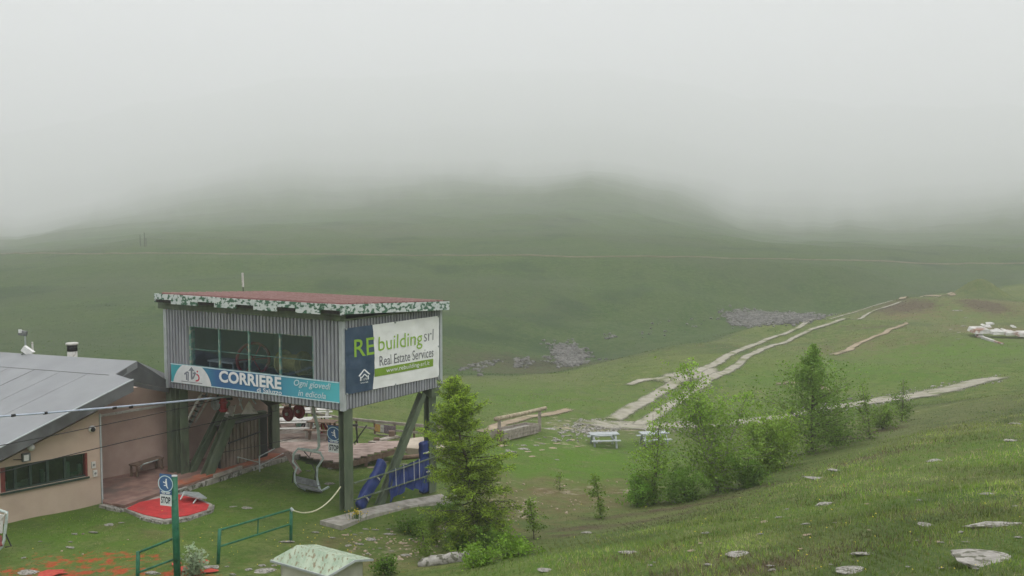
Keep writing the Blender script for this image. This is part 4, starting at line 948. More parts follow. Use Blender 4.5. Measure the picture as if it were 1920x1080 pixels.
# roof mast with floodlight
mt = thing('roof_mast', 'thin mast with a small floodlight on the left end of the lodge roof', 'mast'); c = at(50, 668, 40)
MB().tube([c+V(-.02,0,-.3), c+V(-.04,0,.95)], .035, 8).build('pole', M['galv'], mt); MB().beam(c+V(-.28,0,.98), c+V(.03,0,.93), .16, .2).build('floodlight', M['seat_grey'], mt); MB().beam(c+V(-.24,-.1,1.04), c+V(-.12,-.1,1.04), .05, .14).build('lens', M['white'], mt)
cm = thing('roof_camera', 'white camera housing at the foot of the lodge roof mast', 'camera'); c2 = at(54, 662, 39.6)
MB().beam(c2+V(-.16,-.1,.22), c2+V(.2,-.1,-.04), .2, .24).build('housing', M['white'], cm); MB().tube([c2+V(-.05,0,-.3), c2+V(-.05,0,.05)], .05, 8).build('bracket', M['black'], cm); MB().tube([c2+V(-.2,-.1,.0), c2+V(-.05,-.1,-.12)], .08, 8).build('lens', M['seat_grey'], cm)
rd = thing('stick_aerial', 'short white aerial beside the roof camera of the lodge', 'aerial'); c3 = at(62, 664, 39.8)
MB().tube([c3+V(0,0,-.3), c3+V(0,0,.05)], .03, 8).build('foot', M['dark_steel'], rd); MB().tube([c3+V(0,0,.05), c3+V(-.02,0,.5)], .04, 8).build('rod', M['offwhite'], rd)
# wall fittings
def fitting(name, label, cat, px, py, f): p = ghit(px, py, 0); t = thing(name, label, cat, LWd(p.x, 0, p.z), LAN); f(t); return t
def f_dome(t): MB().tube([(0,0,0),(0,-.05,0),(0,-.09,-.01)], [.12,.12,.10], 14).build('base', M['white'], t, True); MB().tube([(0,-.09,-.01),(0,-.14,-.02),(0,-.17,-.02)], [.085,.07,.02], 12).build('lens', M['black'], t, True)
fitting('dome_camera', 'white dome camera high on the lodge wall near its right corner', 'camera', 172, 804, f_dome)
def f_bulb(t): MB().tube([(0,0,0),(0,-.06,0)], .06, 10).build('base', M['galv'], t); MB().tube([(.02,-.06,0),(.02,-.10,0),(.02,-.2,0),(.02,-.25,0)], [.05,.12,.11,.03], 12).build('globe', M['white'], t, True)
fitting('wall_lamp', 'small white globe lamp under the lodge roof edge', 'lamp', 54, 838, f_bulb)
def f_flood(t): MB().box((-.13,-.16,-.12),(.12,-.02,.14)).build('body', M['seat_grey'], t); MB().box((-.10,-.175,-.09),(.05,-.162,.10)).build('lens', M['white'], t); MB().tube([(-.1,-.08,-.05),(-.4,-.08,.0)], .015, 5).build('lead', M['black'], t)
fitting('floodlight', 'grey floodlight above the lodge window', 'lamp', 47, 857, f_flood)
def f_box(n): 
    def g_(t):
        MB().box((-.06,-.06,-.1),(.08,0,.12)).build('housing', M['offwhite'], t); MB().tube([(.01,-.06,.02),(.01,-.07,.02)], .04, 8).build('dial', M['seat_grey'], t)
    return g_
fitting('switch_box', 'small pale switch box right of the lodge window, upper of two', 'box', 174, 872, f_box(0)); fitting('switch_box', 'small pale switch box right of the lodge window, lower of two', 'box', 177, 888, f_box(1))

# ------------------------------------------------------------------ terrace, walls
TZ = .13
q = [(193,941),(234,950),(326,916),(420,886),(530,853.5),(548,848),(520,835),(330,850),(190,880)]
tp = [hit(a, b, TZ) for a, b in q]
ter = MB().slab(tp, .10).build('terrace', M['terrace']); structure(ter)
edge = [hit(234,950,TZ), hit(326,916,TZ), hit(420,886,TZ), hit(530,853.5,TZ)]
# coloured kerb along its outer edge
for i, (a, b, m_) in enumerate([(0,1,'terrace'),(1,2,'orange_edge'),(2,3,'orange_edge')]):
    pa, pb = edge[a], edge[b]; nrm = V(-(pb-pa).y, (pb-pa).x, 0).normalized()
    o = MB().prism([pa+V(0,0,.004), pb+V(0,0,.004), pb+nrm*.55+V(0,0,.004), pa+nrm*.55+V(0,0,.004)], (0,0,.05)).build('kerb', M[m_]); structure(o); 
MB_w = MB(); sw = thing('retaining_wall', 'low rough stone wall holding up the edge of the reddish terrace', 'wall')
rr = random.Random(3)
pts = [hit(193,941,TZ), hit(234,950,TZ), hit(326,916,TZ), hit(420,886,TZ), hit(530,853.5,TZ), hit(556,846,TZ)]
core = MB()
for a, b in zip(pts[:-1], pts[1:]):
    d = (b-a); l = d.length; d.normalize(); nn = V(d.y, -d.x, 0)
    core.beam(a+V(0,0,-.36)-nn*.12, b+V(0,0,-.36)-nn*.12, .2, .5)
    s = 0
    while s < l-.1:
        wd = min(rr.uniform(.3,.62), l-s)
        for row in range(2):
            c = a+d*(s+wd/2)+V(0,0,-.16-.21*row)+nn*(.03+rr.random()*.05); hh = .2
            mbs = MB(); mbs.beam(c-d*(wd/2-.012), c+d*(wd/2-.012), .2+rr.random()*.06, hh-.015)
            vs = mbs.v; mbs.v = [(x+rr.uniform(-.02,.02), y+rr.uniform(-.02,.02), z+rr.uniform(-.02,.02)) for x, y, z in vs]
            mbs.build('stone', M['concrete' if rr.random() < .5 else 'stone'], sw)
        s += wd
core.build('core', M['concrete'], sw)
# red mat on its stone platform
mp = thing('mat_platform', 'low stone platform covered with a bright red mat in front of the terrace', 'platform')
q = [(238,953),(262,941),(345,925),(392,946),(388,955),(352,966),(308,972),(270,964)]
tp = [hit(a, b, .10) for a, b in q]; MB().slab(tp, .02).build('mat', M['mat_red'], mp)
q2 = [(232,953),(262,937),(345,922),(398,945),(395,955),(352,970),(308,977),(266,968)]
MB().slab([hit(a, b, .072) for a, b in q2], .35).build('base', M['concrete'], mp)
ps = [hit(a, b, .05) for a, b in q2]
for i in (3,4,5,6):
    a, b = ps[i], ps[(i+1) % 8]; n = max(2, int((b-a).length/.45))
    for k in range(n):
        c0, c1 = a.lerp(b, k/n+.02), a.lerp(b, (k+1)/n-.02); MB().beam(c0+V(0,-.05,-.12), c1+V(0,-.05,-.12), .18, .2+rr.random()*.06).build('stone', M['stone'], mp)
wb_ = thing('tilted_board', 'pale grey board tilted on two thin legs behind the red mat', 'board')
a = [at(337,925,34.0), at(345,921,34.3), at(372,922.5,34.5), at(388,933,34.0), at(376,934,33.7)]
MB().prism(a, (0,0,-.05)).build('board', M['galv'], wb_)
for p, q in (((346,923),(338,937)), ((371,932),(362,944))): MB().tube([at(*p, 33.9), at(*q, 33.6)], .025, 6).build('leg', M['galv'], wb_)
# bench on the porch
bc = thing('bench', 'brown wooden bench against the rosy porch wall of the lodge', 'bench')
a, b = hit(240,893,.14), hit(292,877,.14); d = (b-a).normalized(); nn = V(d.y,-d.x,0)
MB().beam(a+V(0,0,.45)+nn*.25, b+V(0,0,.45)+nn*.25, .4, .06).build('seat', M['wood_brown'], bc)
for q in (.05, .95):
    for s in (.1,.4): p = a.lerp(b, q)+nn*s; MB().beam(p, p+V(0,0,.42), .07, .07).build('leg', M['wood_brown'], bc)
hr = thing('handrail', 'bent grey handrail standing on the porch floor beside the bench', 'handrail')
MB().tube([hit(265,880,.14), at(264,874,34.5), at(270,870,34.6), at(297,862,35.4)], .025, 6).build('tube', M['galv'], hr, True)
# corrugated shed under the station
s1, s2 = hit(414,881,.14), hit(503,856,.14); zt = at(497,780,s2.y).z; print('shed', s1, s2, zt)
sh = thing('shed', 'brown corrugated metal shed standing under the station', 'shed', (s1.x, s1.y, 0), math.atan2((s2-s1).y, (s2-s1).x)); Ls = (s2-s1).length
mb = MB(); corr(mb, (0,0,0), (1,0,0), Ls-.55, .14, zt, (0,-1,0), .19, .05); mb.build('front_wall', M['shed'], sh)
MB().box((0,.02,.0), (Ls,.16,zt-.02)).build('body', M['dark_steel'], sh)
MB().box((Ls-.5,-.05,.14), (Ls-.12,.0,zt)).build('door', M['black'], sh); MB().box((Ls-.56,-.07,.14), (Ls-.5,.0,zt)).build('door_frame', M['green_steel'], sh)
MB().box((-.05,-.12,zt), (Ls+.1,.2,zt+.05)).build('roof', M['dark_steel'], sh)
MB().beam((.3,-.12,1.15), (Ls-.5,-.12,1.30), .03, .05).build('batten', M['dark_steel'], sh)
skd = thing('timber_sill', 'pale timber lying along the foot of the brown corrugated shed', 'timber'); MB().beam(hit(402,893,.18), hit(452,876,.18), .14, .12).build('beam', M['wood'], skd)
# barrier rails on the terrace edge
bar = thing('barrier', 'low galvanised barrier on the terrace edge behind the plank', 'barrier')
e1, e2 = hit(487,881,.14), hit(531,857,.14); MB().tube([hit(487,884,.14), at(486,855,e1.y)], .03, 6).build('post', M['galv'], bar); MB().tube([at(486,856,e1.y), at(515,841,e1.y+1.5)], .02, 6).build('rail', M['galv'], bar)
MB().tube([hit(446,868,.14), at(446,857,36)], .03, 6).build('post', M['galv'], bar); MB().tube([at(446,857,36), at(486,867,e1.y)], .015, 6).build('rail', M['galv'], bar); MB().tube([at(488,873,e1.y), at(531,850,e1.y+2)], .015, 6).build('rail', M['galv'], bar)

# ------------------------------------------------------------------ rocks and stones
def rock_mesh(name, seed, mat, flat=.5, sub=2):
    import bmesh
    bm = bmesh.new(); bmesh.ops.create_icosphere(bm, subdivisions=sub, radius=.5); r = random.Random(seed)
    ph = [(Vector((r.uniform(-1,1), r.uniform(-1,1), r.uniform(-1,1))).normalized(), r.uniform(.20,.42)) for _ in range(11)]
    for v in bm.verts:
        for n, d in ph:
            k = v.co.dot(n)
            if k > d: v.co -= n*(k-d)*.9
        v.co *= 1+r.uniform(-.05,.05); v.co.z *= flat
    me = bpy.data.meshes.new(name); bm.to_mesh(me); bm.free(); me.materials.append(mat); return me
ROCKS = [rock_mesh('rock', i, M['stone'], f) for i, f in enumerate((.55,.35,.3,.5,.42))]
WARM = [rock_mesh('rock', 20+i, M['stone_warm'], f) for i, f in enumerate((.5,.32,.4))]
def rock(px, py, wpx, label, hfac=1.0, name='rock', warm=False, group=None, depth=.6, rot=None, sink=.3, seed=None):
    p = ground(px, py); wd = wpx/F*p.y; r = random.Random(seed if seed is not None else int(px*7+py)); me = r.choice(WARM if warm else ROCKS)
    o = bpy.data.objects.new(name, me); COL.objects.link(o); dz = wd*.5*hfac
    k_ = 1+wd*depth*.3/p.y; o.location = V(p.x*k_, p.y*k_, gz(p.x*k_, p.y*k_)-dz*sink*.45+.03); o.scale = (wd*1.22, wd*depth*1.15, wd*hfac); o.rotation_euler = (r.uniform(-.1,.1), r.uniform(-.1,.1), r.uniform(-.3,.3) if rot is None else rot)
    return tag(o, label, 'rock', group)
BIG = [(1550,947,40,'rounded pale boulder alone in the middle of the foreground slope',.75,.7),
 (1862,1056,165,'largest flat grey rock slab, at the lower right of the slope',.30,.5),
 (1880,988,120,'long flat rock slab under a ledge of grass at the right edge of the slope',.30,.4),
 (1535,898,84,'long thin pale rock ledge just right of the green bushes',.28,.4),
 (1600,1074,66,'pale flat rock nearest the bottom edge, left of the largest slab',.36,.6),
 (1622,1042,52,'lichened rock sloping down to the right, above the flat rock at the bottom edge',.42,.6),
 (1738,987,34,'small flat rock left of the long slab under the grass ledge',.3,.6),
 (1908,796,34,'pale rock at the right edge near the top of the slope',.5,.7),
 (1898,828,30,'smaller pale rock below the one at the right edge of the upper slope',.45,.7),
 (1752,865,34,'narrow pale rock on the open slope right of the tall trees',.4,.6),
 (1183,1038,44,'grey flat rock with a dark side low on the slope, right of the larch',.35,.7),
 (1385,1043,68,'thin flat rock strip in the grass at the bottom of the slope',.14,.5),
 (1570,884,34,'short pale rock above the long thin ledge',.3,.6),
 (1330,1062,20,'little pale rock near the thin flat strip',.5,.7),
 (1100,1000,22,'small pale rock at the foot of the heather bank',.4,.6),
 (1025,1072,36,'small flat rock in the grass right of the long kerb-like slab',.35,.6),
 (1850,928,30,'half buried rock on the right slope above the ledge of grass',.22,.6),
 (1650,797,30,'small pale rock beside the shrub at the top of the bank',.3,.6)]
for px, py, wp, lb, hf, dp in BIG: rock(px, py, wp, lb, hf, depth=dp)
FG = []
_r = random.Random(21)
while len(FG) < 34:
    px_, py_ = _r.uniform(1130, 1910), _r.uniform(830, 1074)
    if py_ > 960-(px_-1350)*.33+30 and all(abs(px_-q[0])+abs(py_-q[1]) > 40 for q in BIG): FG.append((px_, py_, _r.uniform(8, 19), 0 if _r.random() < .75 else 1, _r.uniform(.2, .5)))
# long kerb-like slab below the larch
ls = thing('stone_slab', 'long pale kerb-like stone lying in the grass below the larch', 'slab')
a, b = ground(785,1062), ground(905,1048); a.z += .05; b.z += .06; mb = MB(); n = 14
rl_ = random.Random(4); pts = [a.lerp(b, i/n)+V(0,rl_.uniform(-.02,.02),rl_.uniform(-.015,.015)+.05*math.sin(i/n*3.1)) for i in range(n+1)]
mb.tube(pts, [(.10 if i in (0, n) else .16+.02*rl_.random()) for i in range(n+1)], 9); mb.build('stone', M['stone'], ls, True)
ORD = 'first second third fourth fifth sixth seventh eighth ninth tenth eleventh twelfth thirteenth fourteenth fifteenth sixteenth seventeenth eighteenth nineteenth twentieth'.split()
def many(lst, label0, group, name='stone', hf=.4):
    lst = sorted(lst); n_ = len(lst)
    for i, q in enumerate(lst):
        sz = 'larger' if q[2] >= 20 else ('mid-sized' if q[2] >= 13 else 'small'); tone = 'ochre' if len(q) > 3 and q[3] == 1 else 'pale grey'
        pos = ('leftmost' if i == 0 else 'rightmost' if i == n_-1 else (ORD[i]+' from the left' if i < n_/2 else ORD[n_-1-i]+' from the right')); label = '%s %s stone %s, %s' % (sz, tone, label0, pos)
        px, py, wp = q[:3]; rock(px, py, wp, label, q[4] if len(q) > 4 else hf, name=name, warm=(len(q) > 3 and q[3] == 1), group=group)
many([(593,1000,20),(624,1010,12),(647,1005,15,1),(666,1004,10),(678,1001,9),(686,994,13),(705,995,17),(729,994,15),(731,1004,26),(756,995,17),(675,1022,20,0,.5),(696,1014,24,0,.35),(654,1025,14),
      (754,1020,16,1),(762,1025,12,1),(745,1050,22,1),(760,1043,26,0,.2),(735,1035,12),(838,995,18),(800,1004,12),(713,1030,10),(690,1040,12),(770,1012,9)],
     'between footing and larch', 'flat stones in the grass before the concrete footing')
many(FG, 'sunk in the turf of the near slope', 'little stones sunk in the near slope')
many([(467,1070,15,0,.7),(491,1062,20,0,.6),(499,1074,44,0,.35),(396,1066,44,0,.35),(437,1079,16,0,.6),(540,1018,34,0,.4),(288,1078,34,0,.5),(425,1064,12),(514,1062,16,0,.5)],
     'by railings and kiosk', 'stones around the railings and the kiosk')
many([(464,955,22,0,.2),(438,952,16,0,.2),(621,880,14),(578,884,12,0,.6),(618,909,22,0,.35),(560,898,9)], 'on the lawn under the station', 'stones on the lawn under the station')
many([(204,986,24,0,.3),(177,1000,24,0,.45),(140,1003,14,0,.3),(133,1018,10),(133,1029,22,0,.2),(44,1048,14,0,.2),(76,1017,9),(228,982,12,0,.2),(54,1078,40,0,.15)],
     'on the lawn before the lodge', 'stones on the lawn before the lodge')
many([(941,837,24,1,.25),(951,844,13),(978,843,28,0,.25),(959,848,24,0,.3),(943,852,12,1,.5),(983,836,14),(1005,836,16,0,.3),(1017,833,11,0,.6),(1022,821,9,0,.6),(1040,827,24,0,.35),(1012,824,12,0,.3),(1036,841,15,1,.3),
      (1050,790,9,0,.6),(1056,812,18,0,.5),(1066,808,14,0,.5),(1087,807,16,0,.4),(1065,818,22,0,.2),(1030,805,28,0,.12),(1084,838,13,1,.3),(1041,800,10),(1075,800,12,0,.5),(1098,812,13),(990,848,14,1,.2),(1045,833,18,1,.2),(970,835,8),(1070,826,16,1,.2),(1030,793,10),
      (1015,845,12,1,.2),(996,857,14,1,.2),(1045,863,10)],
     'between log beam and picnic table', 'stones scattered on the lawn by the gravel junction')
many([(744,870,14,0,.4),(698,878,20,1,.2),(690,869,16,0,.3),(722,868,14,1,.3),(757,872,16,0,.25),(841,922,10,0,.7),(847,927,9,0,.7),(853,931,9,0,.6),(836,917,8,0,.6)], 'in the grass around the blue padding', 'stones around the far right leg')
many([(1795,583,22,0,.3),(1812,596,10,0,.5),(1807,612,14,0,.6),(1800,624,12),(1822,602,8),(1783,618,8),(1797,636,9)], 'left of the ruined wall', 'stones left of the ruined wall')

# loose stones nobody would count: scree across the gully, gravel fringe
def rubble(name, polys, n, s0, s1, mat, seed, parent=None, squash=.6, lift=.2):
    r = random.Random(seed); base = []
    for k in range(4):
        q = np.random.default_rng(seed+k).normal(size=(8, 3)); q /= np.linalg.norm(q, axis=1)[:, None]; base.append(q)
    cube = np.array([(-1,-1,-1),(1,-1,-1),(1,1,-1),(-1,1,-1),(-1,-1,1),(1,-1,1),(1,1,1),(-1,1,1)])*.5
    fq = np.array([(0,3,2,1),(4,5,6,7),(0,1,5,4),(1,2,6,5),(2,3,7,6),(3,0,4,7)]); VV = []; FF = []; c = 0
    for poly, cnt in zip(polys, n):
        xs = [p[0] for p in poly]; ys = [p[1] for p in poly]; got = 0
        while got < cnt:
            x, y = r.uniform(min(xs), max(xs)), r.uniform(min(ys), max(ys)); ins = False; j = len(poly)-1
            for i in range(len(poly)):
                if (ys[i] > y) != (ys[j] > y) and x < (xs[j]-xs[i])*(y-ys[i])/(ys[j]-ys[i])+xs[i]: ins = not ins
                j = i
            if not ins: continue
            p = ground(x, y) if cnt < 260 or got % 4 == 0 else None
            if p is None: p = Vector((last.x+r.gauss(0, .7), last.y+r.gauss(0, 1.0), 0)); p.z = gz(p.x, p.y)
            last = p; s = r.uniform(s0, s1); a = r.uniform(0, 6.28)
            v = (cube*(.75+.5*np.random.default_rng(seed*991+c).random((8, 3))))*[s, s*r.uniform(.6,1), s*squash]; R = np.array([[math.cos(a), -math.sin(a), 0], [math.sin(a), math.cos(a), 0], [0, 0, 1]])
            t = r.uniform(-.5,.5); R2 = np.array([[1,0,0],[0,math.cos(t),-math.sin(t)],[0,math.sin(t),math.cos(t)]])
            VV.append(v@R2.T@R.T+[p.x, p.y, p.z+s*squash*lift]); FF.append(fq+8*c); c += 1; got += 1
    return stuff(np_mesh(name, np.concatenate(VV), np.concatenate(FF), mat, parent=parent))
rubble('scree', [[(1362,586),(1400,584),(1470,587),(1543,592),(1548,597),(1500,604),(1440,609),(1390,612),(1368,606)], [(1036,654),(1060,648),(1085,652),(1096,668),(1090,682),(1062,690),(1048,680)], [(965,672),(990,668),(1000,680),(985,692),(962,690)],
        [(860,690),(880,684),(925,674),(942,678),(930,686),(890,694),(864,698)], [(1128,628),(1150,624),(1156,632),(1135,637)], [(1180,615),(1300,590),(1360,586),(1370,604),(1200,640)], [(895,695),(905,693),(905,704),(896,706)]],
       [2600,900,60,60,26,30,5], .16, .46, M['stone_grey'], 5)
rubble('gravel', [[(1085,787),(1130,785),(1180,797),(1150,812),(1100,815),(1070,803)], [(1270,700),(1340,705),(1330,745),(1240,760)], [(1200,790),(1300,792),(1300,812),(1210,812)], [(1480,765),(1760,720),(1880,702),(1880,716),(1600,770)], [(1200,820),(1250,816),(1250,838),(1205,838)], [(1060,792),(1110,790),(1130,830),(1030,830)]],
       [240,120,140,230,40,90], .06, .20, M['stone'], 9)
rubble('gravel', [[(760,990),(870,985),(880,1040),(740,1050)], [(650,995),(780,990),(790,1045),(650,1045)], [(930,900),(1160,900),(1140,960),(950,980)], [(70,1000),(250,985),(260,1030),(40,1060)]], [40,50,80,5], .03, .09, M['stone_warm'], 12)

# ------------------------------------------------------------------ deck behind the station
dkp = [hit(a, b, .0) for a, b in [(505,852),(545,850),(604,864),(642,867),(762,834),(742,826),(664,834),(640,806),(575,795),(505,792)]]
dk = thing('wooden_deck', 'pinkish wooden plank deck behind the station', 'deck')
d0 = V(1,.12,0).normalized(); d1 = V(-.12,1,0).normalized(); pts2 = [(p.dot(d0), p.dot(d1)) for p in dkp]
y = min(b for a, b in pts2)+.02; ymax = max(b for a, b in pts2); pw = .30
while y < ymax:
    xs_ = []
    yc = y+pw/2
    for i in range(len(pts2)):
        (ax, ay), (bx_, by) = pts2[i], pts2[(i+1) % len(pts2)]
        if (ay > yc) != (by > yc): xs_.append(ax+(bx_-ax)*(yc-ay)/(by-ay))
    xs_.sort()
    for a, b in zip(xs_[::2], xs_[1::2]):
        if b-a > .2:
            z = random.uniform(-.004,.004); p, q = d0*a+d1*yc+V(0,0,z), d0*b+d1*yc+V(0,0,z); MB().beam(p, q, pw-.025, .05).build('plank', M['wood_pink'] if random.random() < .8 else M['wood'], dk)
    y += pw
for (a, b) in ((2,3),(3,4)): MB().beam(dkp[a]-V(0,0,.17), dkp[b]-V(0,0,.17), .06, .22).build('skirt_board', M['wood_brown'], dk)
for q in (.1,.35,.6,.85): p = dkp[3].lerp(dkp[4], q); MB().box((p.x-.06,p.y-.0,p.z-1.3),(p.x+.06,p.y+.12,p.z-.06)).build('leg', M['wood_brown'], dk)
def picnic(name, label, loc, rz_, mat, L=1.7, group=None):
    t = thing(name, label, 'picnic table', loc, rz_, group)
    for i in range(5): MB().box((-L/2, -.36+i*.145, .71), (L/2, -.235+i*.145, .75)).build('tabletop_board', mat, t)
    for s in (-1, 1):
        for k in range(2): MB().box((-L/2, s*.66-.12+k*.125, .42), (L/2, s*.66-.008+k*.125, .46)).build('bench_board', mat, t)
        x = s*(L/2-.28); MB().box((x-.045, -.80, .35), (x+.045, .80, .415)).build('cross_beam', mat, t)
        for u in (-1, 1): MB().beam((x+.07*s, u*.60, -.05), (x+.07*s, u*.24, .70), .06, .10, (1,0,0)).build('leg', mat, t)
    return t
pt1 = picnic('picnic_table', 'pale grey wooden picnic table standing alone on the lawn by the gravel', ground(1132,836), .12, M['trim'])
pt2 = picnic('picnic_table', 'pale picnic table half hidden behind the thin birch', ground(1226,834), .2, M['trim'])
for (px, py, D, rz_, lb, L) in [(541,832,45,.1,'white picnic table on the deck nearest the chairlift chair',2.2),(588,822,47.5,.15,'white picnic table on the deck behind the hanger arm of the chair',1.8),(520,802,50,.2,'white picnic table at the far left of the deck beside the station leg',1.8)]:
    p = at(px, py, D); p.z = .03; picnic('picnic_table', lb, p, rz_, M['offwhite'], L)
for (px, D, rz_, lb, L) in [(560,48.8,.5,'brown picnic table between the white ones on the deck',1.6),(606,44.6,-.2,'brown picnic table on the deck left of the hanging stop sign',1.3),(528,46.8,.9,'brown picnic table next to the station leg at the left of the deck',1.4)]:
    p = at(px, 815, D); p.z = .03; picnic('picnic_table', lb, p, rz_, M['wood_brown'], L)
for i, (px, D, lb) in enumerate([(588,46.5,'folded pinkish white parasol behind the chairlift hanger arm'),(538,48.5,'folded white parasol at the left of the deck')]):
    p = at(px, 800, D); p.z = .0; t = thing('parasol', lb, 'parasol', p)
    MB().tube([(0,0,0),(0,0,2.2)], .03, 8).build('pole', M['galv'], t); MB().tube([(0,0,.75),(.02,0,1.0),(.03,0,1.5),(0,0,2.1),(0,0,2.25)], [.10,.17,.14,.07,.02], 10).build('canopy', M['offwhite'], t, True); MB().tube([(0,0,.0),(0,0,.08)], .3, 14).build('base', M['concrete'], t)
t = thing('dark_post', 'black iron post with a small green lamp on the deck', 'post', (0,0,0)); p = at(572,835,46); q = at(571,788,46)
MB().tube([V(p.x,p.y,0), q], .05, 8).build('pole', M['black'], t); MB().tube([q+V(-.25,0,-.25), q+V(-.12,0,-.25), q], .05, 8).build('arm', M['black'], t); MB().tube([q+V(-.27,0,-.1), q+V(-.27,0,-.3)], .12, 10).build('lamp', M['window_green'], t)
p2 = at(577,830,46.5); t = thing('dark_post', 'second black iron post standing right behind the lamp post on the deck', 'post'); MB().tube([V(p2.x,p2.y,0), at(576,790,46.5)], .04, 8).build('pole', M['black'], t); MB().tube([V(p2.x,p2.y,0), V(p2.x,p2.y,.05)], .12, 8).build('foot', M['black'], t)
t = thing('play_panel', 'red and yellow striped panel on the deck left of the hanging stop sign', 'panel'); a = at(601,829,45); b = at(614,829,45)
MB().prism([V(a.x,a.y,.1), V(b.x,b.y,.1), V(b.x,b.y,.35), V(a.x+.03,a.y,.85)], (0,.1,0)).build('red_face', M['red'], t); MB().prism([V(a.x+.12,a.y-.01,.14), V(b.x-.02,b.y-.01,.14), V(a.x+.08,a.y-.01,.6)], (0,-.03,0)).build('yellow_face', M['drum'], t)
for s in (0, .14): MB().beam(V(a.x+.06+s,a.y-.06,.85), V(b.x+s*.6+.1,b.y-.06,.15), .05, .04).build('stripe', M['black'], t)
# fence behind the deck
fn = thing('rail_fence', 'pale wooden rail fence running behind the deck to the larch', 'fence')
fp = [(566,771,51),(635,783,49.5),(700,790,48.5),(776,797,47.5),(841,801,47)]
tops = [at(*q) for q in fp]
for a, b in zip(tops[:-1], tops[1:]): MB().beam(a, b, .10, .13).build('top_rail', M['wood'], fn)
for (px, t0) in ((590,774),(635,783),(668,787),(702,790),(740,793),(776,797),(812,799),(838,801)):
    for i in range(4):
        if fp[i][0] <= px <= fp[i+1][0]: q = tops[i].lerp(tops[i+1], (px-fp[i][0])/(fp[i+1][0]-fp[i][0]))
    z = min(gz(q.x, q.y), q.z-.9); MB().box((q.x-.05,q.y+.05,z-.1),(q.x+.05,q.y+.15,q.z)).build('post', M['wood_brown'], fn)
for off in (.36, .68):
    for a, b in zip(tops[:-1], tops[1:]): MB().beam(a-V(0,0,off), b-V(0,0,off), .05, .10).build('rail', M['wood'], fn)
fb = thing('fence_sign', 'dark speckled sign with a colourful left end tied to the rail fence', 'sign'); a, b = at(704,802,48.1), at(741,807,47.6)
MB().beam(a, b, .04, .42).build('dark_panel', noisy('speckled_purple', (.10,.07,.09), (.28,.22,.25), 22, .7), fb)
MB().beam(a+V(-.02,-.03,.02), a.lerp(b,.25)+V(0,-.03,.0), .02, .36).build('yellow_panel', noisy('patchy_yellow', (.50,.40,.10), (.45,.18,.10), 6, .7), fb); MB().beam(a.lerp(b,.26)+V(0,-.03,0), a.lerp(b,.42)+V(0,-.03,.0), .02, .36).build('white_panel', M['offwhite'], fb)
t = thing('iron_prop', 'dark forked iron prop standing behind the near station leg', 'prop'); p = at(671,836,45)
MB().tube([p-V(0,0,.2), at(668,795,45)], .04, 6).build('stem', M['dark_steel'], t); MB().tube([at(661,834,45), at(668,826,45), at(673,818,45), at(688,797,45)], .035, 6).build('fork', M['dark_steel'], t); MB().beam(at(660,797,45), at(671,797,45), .1, .08).build('head', M['dark_steel'], t)
bn2 = thing('bench', 'plain wooden bench on two stout posts at the right end of the deck', 'bench'); a, b = at(697,830,44.2), at(741,818,46.5)
MB().beam(a, b, .35, .09).build('seat', M['wood'], bn2)
for q in (.2, .85): p = a.lerp(b, q); MB().box((p.x-.13,p.y-.12,-.03),(p.x+.13,p.y+.12,p.z-.05)).build('leg', M['wood_brown'], bn2)
gp = [hit(a, b, -.55) for a, b in [(762,840),(768,822),(800,818),(835,822),(842,838),(800,842)]]; structure(MB().slab(gp, .5).build('gravel_terrace', M['dirt_solid']))
many([(768,850,20,0,.8),(782,850,22,1,.8),(795,849,18,0,.8),(775,843,18,1,.8),(790,843,16,0,.8)], 'heaped behind the far right leg', 'stones heaped behind the far right leg')
t = thing('timber', 'old log lying in front of the stone heap behind the slanting brace', 'log'); MB().tube([ground(754,862)+V(0,0,.1), ground(800,858)+V(0,0,.1)], .10, 8).build('log', M['wood_brown'], t, True)

# ------------------------------------------------------------------ log beam, trough
lb = thing('log_beam', 'long round log laid across two posts beside the wooden trough', 'beam')
g1_, g2_ = ground(935,822), ground(1011,806); t1, t2 = at(929,786,g1_.y-.1), at(1023,765,g2_.y+.1)
MB().tube([t1, t1.lerp(t2,.5)-V(0,0,.03), t2], [.13,.12,.11], 10).build('log', M['log'], lb, True)
for g_, f_ in ((g1_, .07), (g2_, .87)): tp2 = t1.lerp(t2, f_); MB().beam(V(tp2.x,tp2.y+.02,g_.z-.2), V(tp2.x,tp2.y+.02,tp2.z-.1), .20, .16).build('post', M['wood'], lb)
tr = thing('trough', 'grey wooden trough of stacked planks beneath the log beam', 'trough')
a, b = ground(945,828), ground(1010,812); d = (b-a); Lt = d.length; ang = math.atan2(d.y, d.x); tr.location = a; tr.rotation_euler = (0, -math.atan2(d.z, math.hypot(d.x, d.y)), ang)
for k in range(3):
    MB().box((0,0,.02+k*.19), (Lt,.07,.19+k*.19)).build('side_plank', M['wood'], tr); MB().box((0,.85,.02+k*.19), (Lt,.92,.19+k*.19)).build('side_plank', M['wood'], tr)
    for x in (0, Lt-.06): MB().box((x,.072,.02+k*.19), (x+.06,.848,.19+k*.19)).build('end_plank', M['wood'], tr)
MB().box((.07,.072,.30),(Lt-.07,.848,.44)).build('filling', M['concrete'], tr)
MB().box((-.32,.1,-.1),(-.12,.3,.62)).build('end_post', M['wood_brown'], tr)

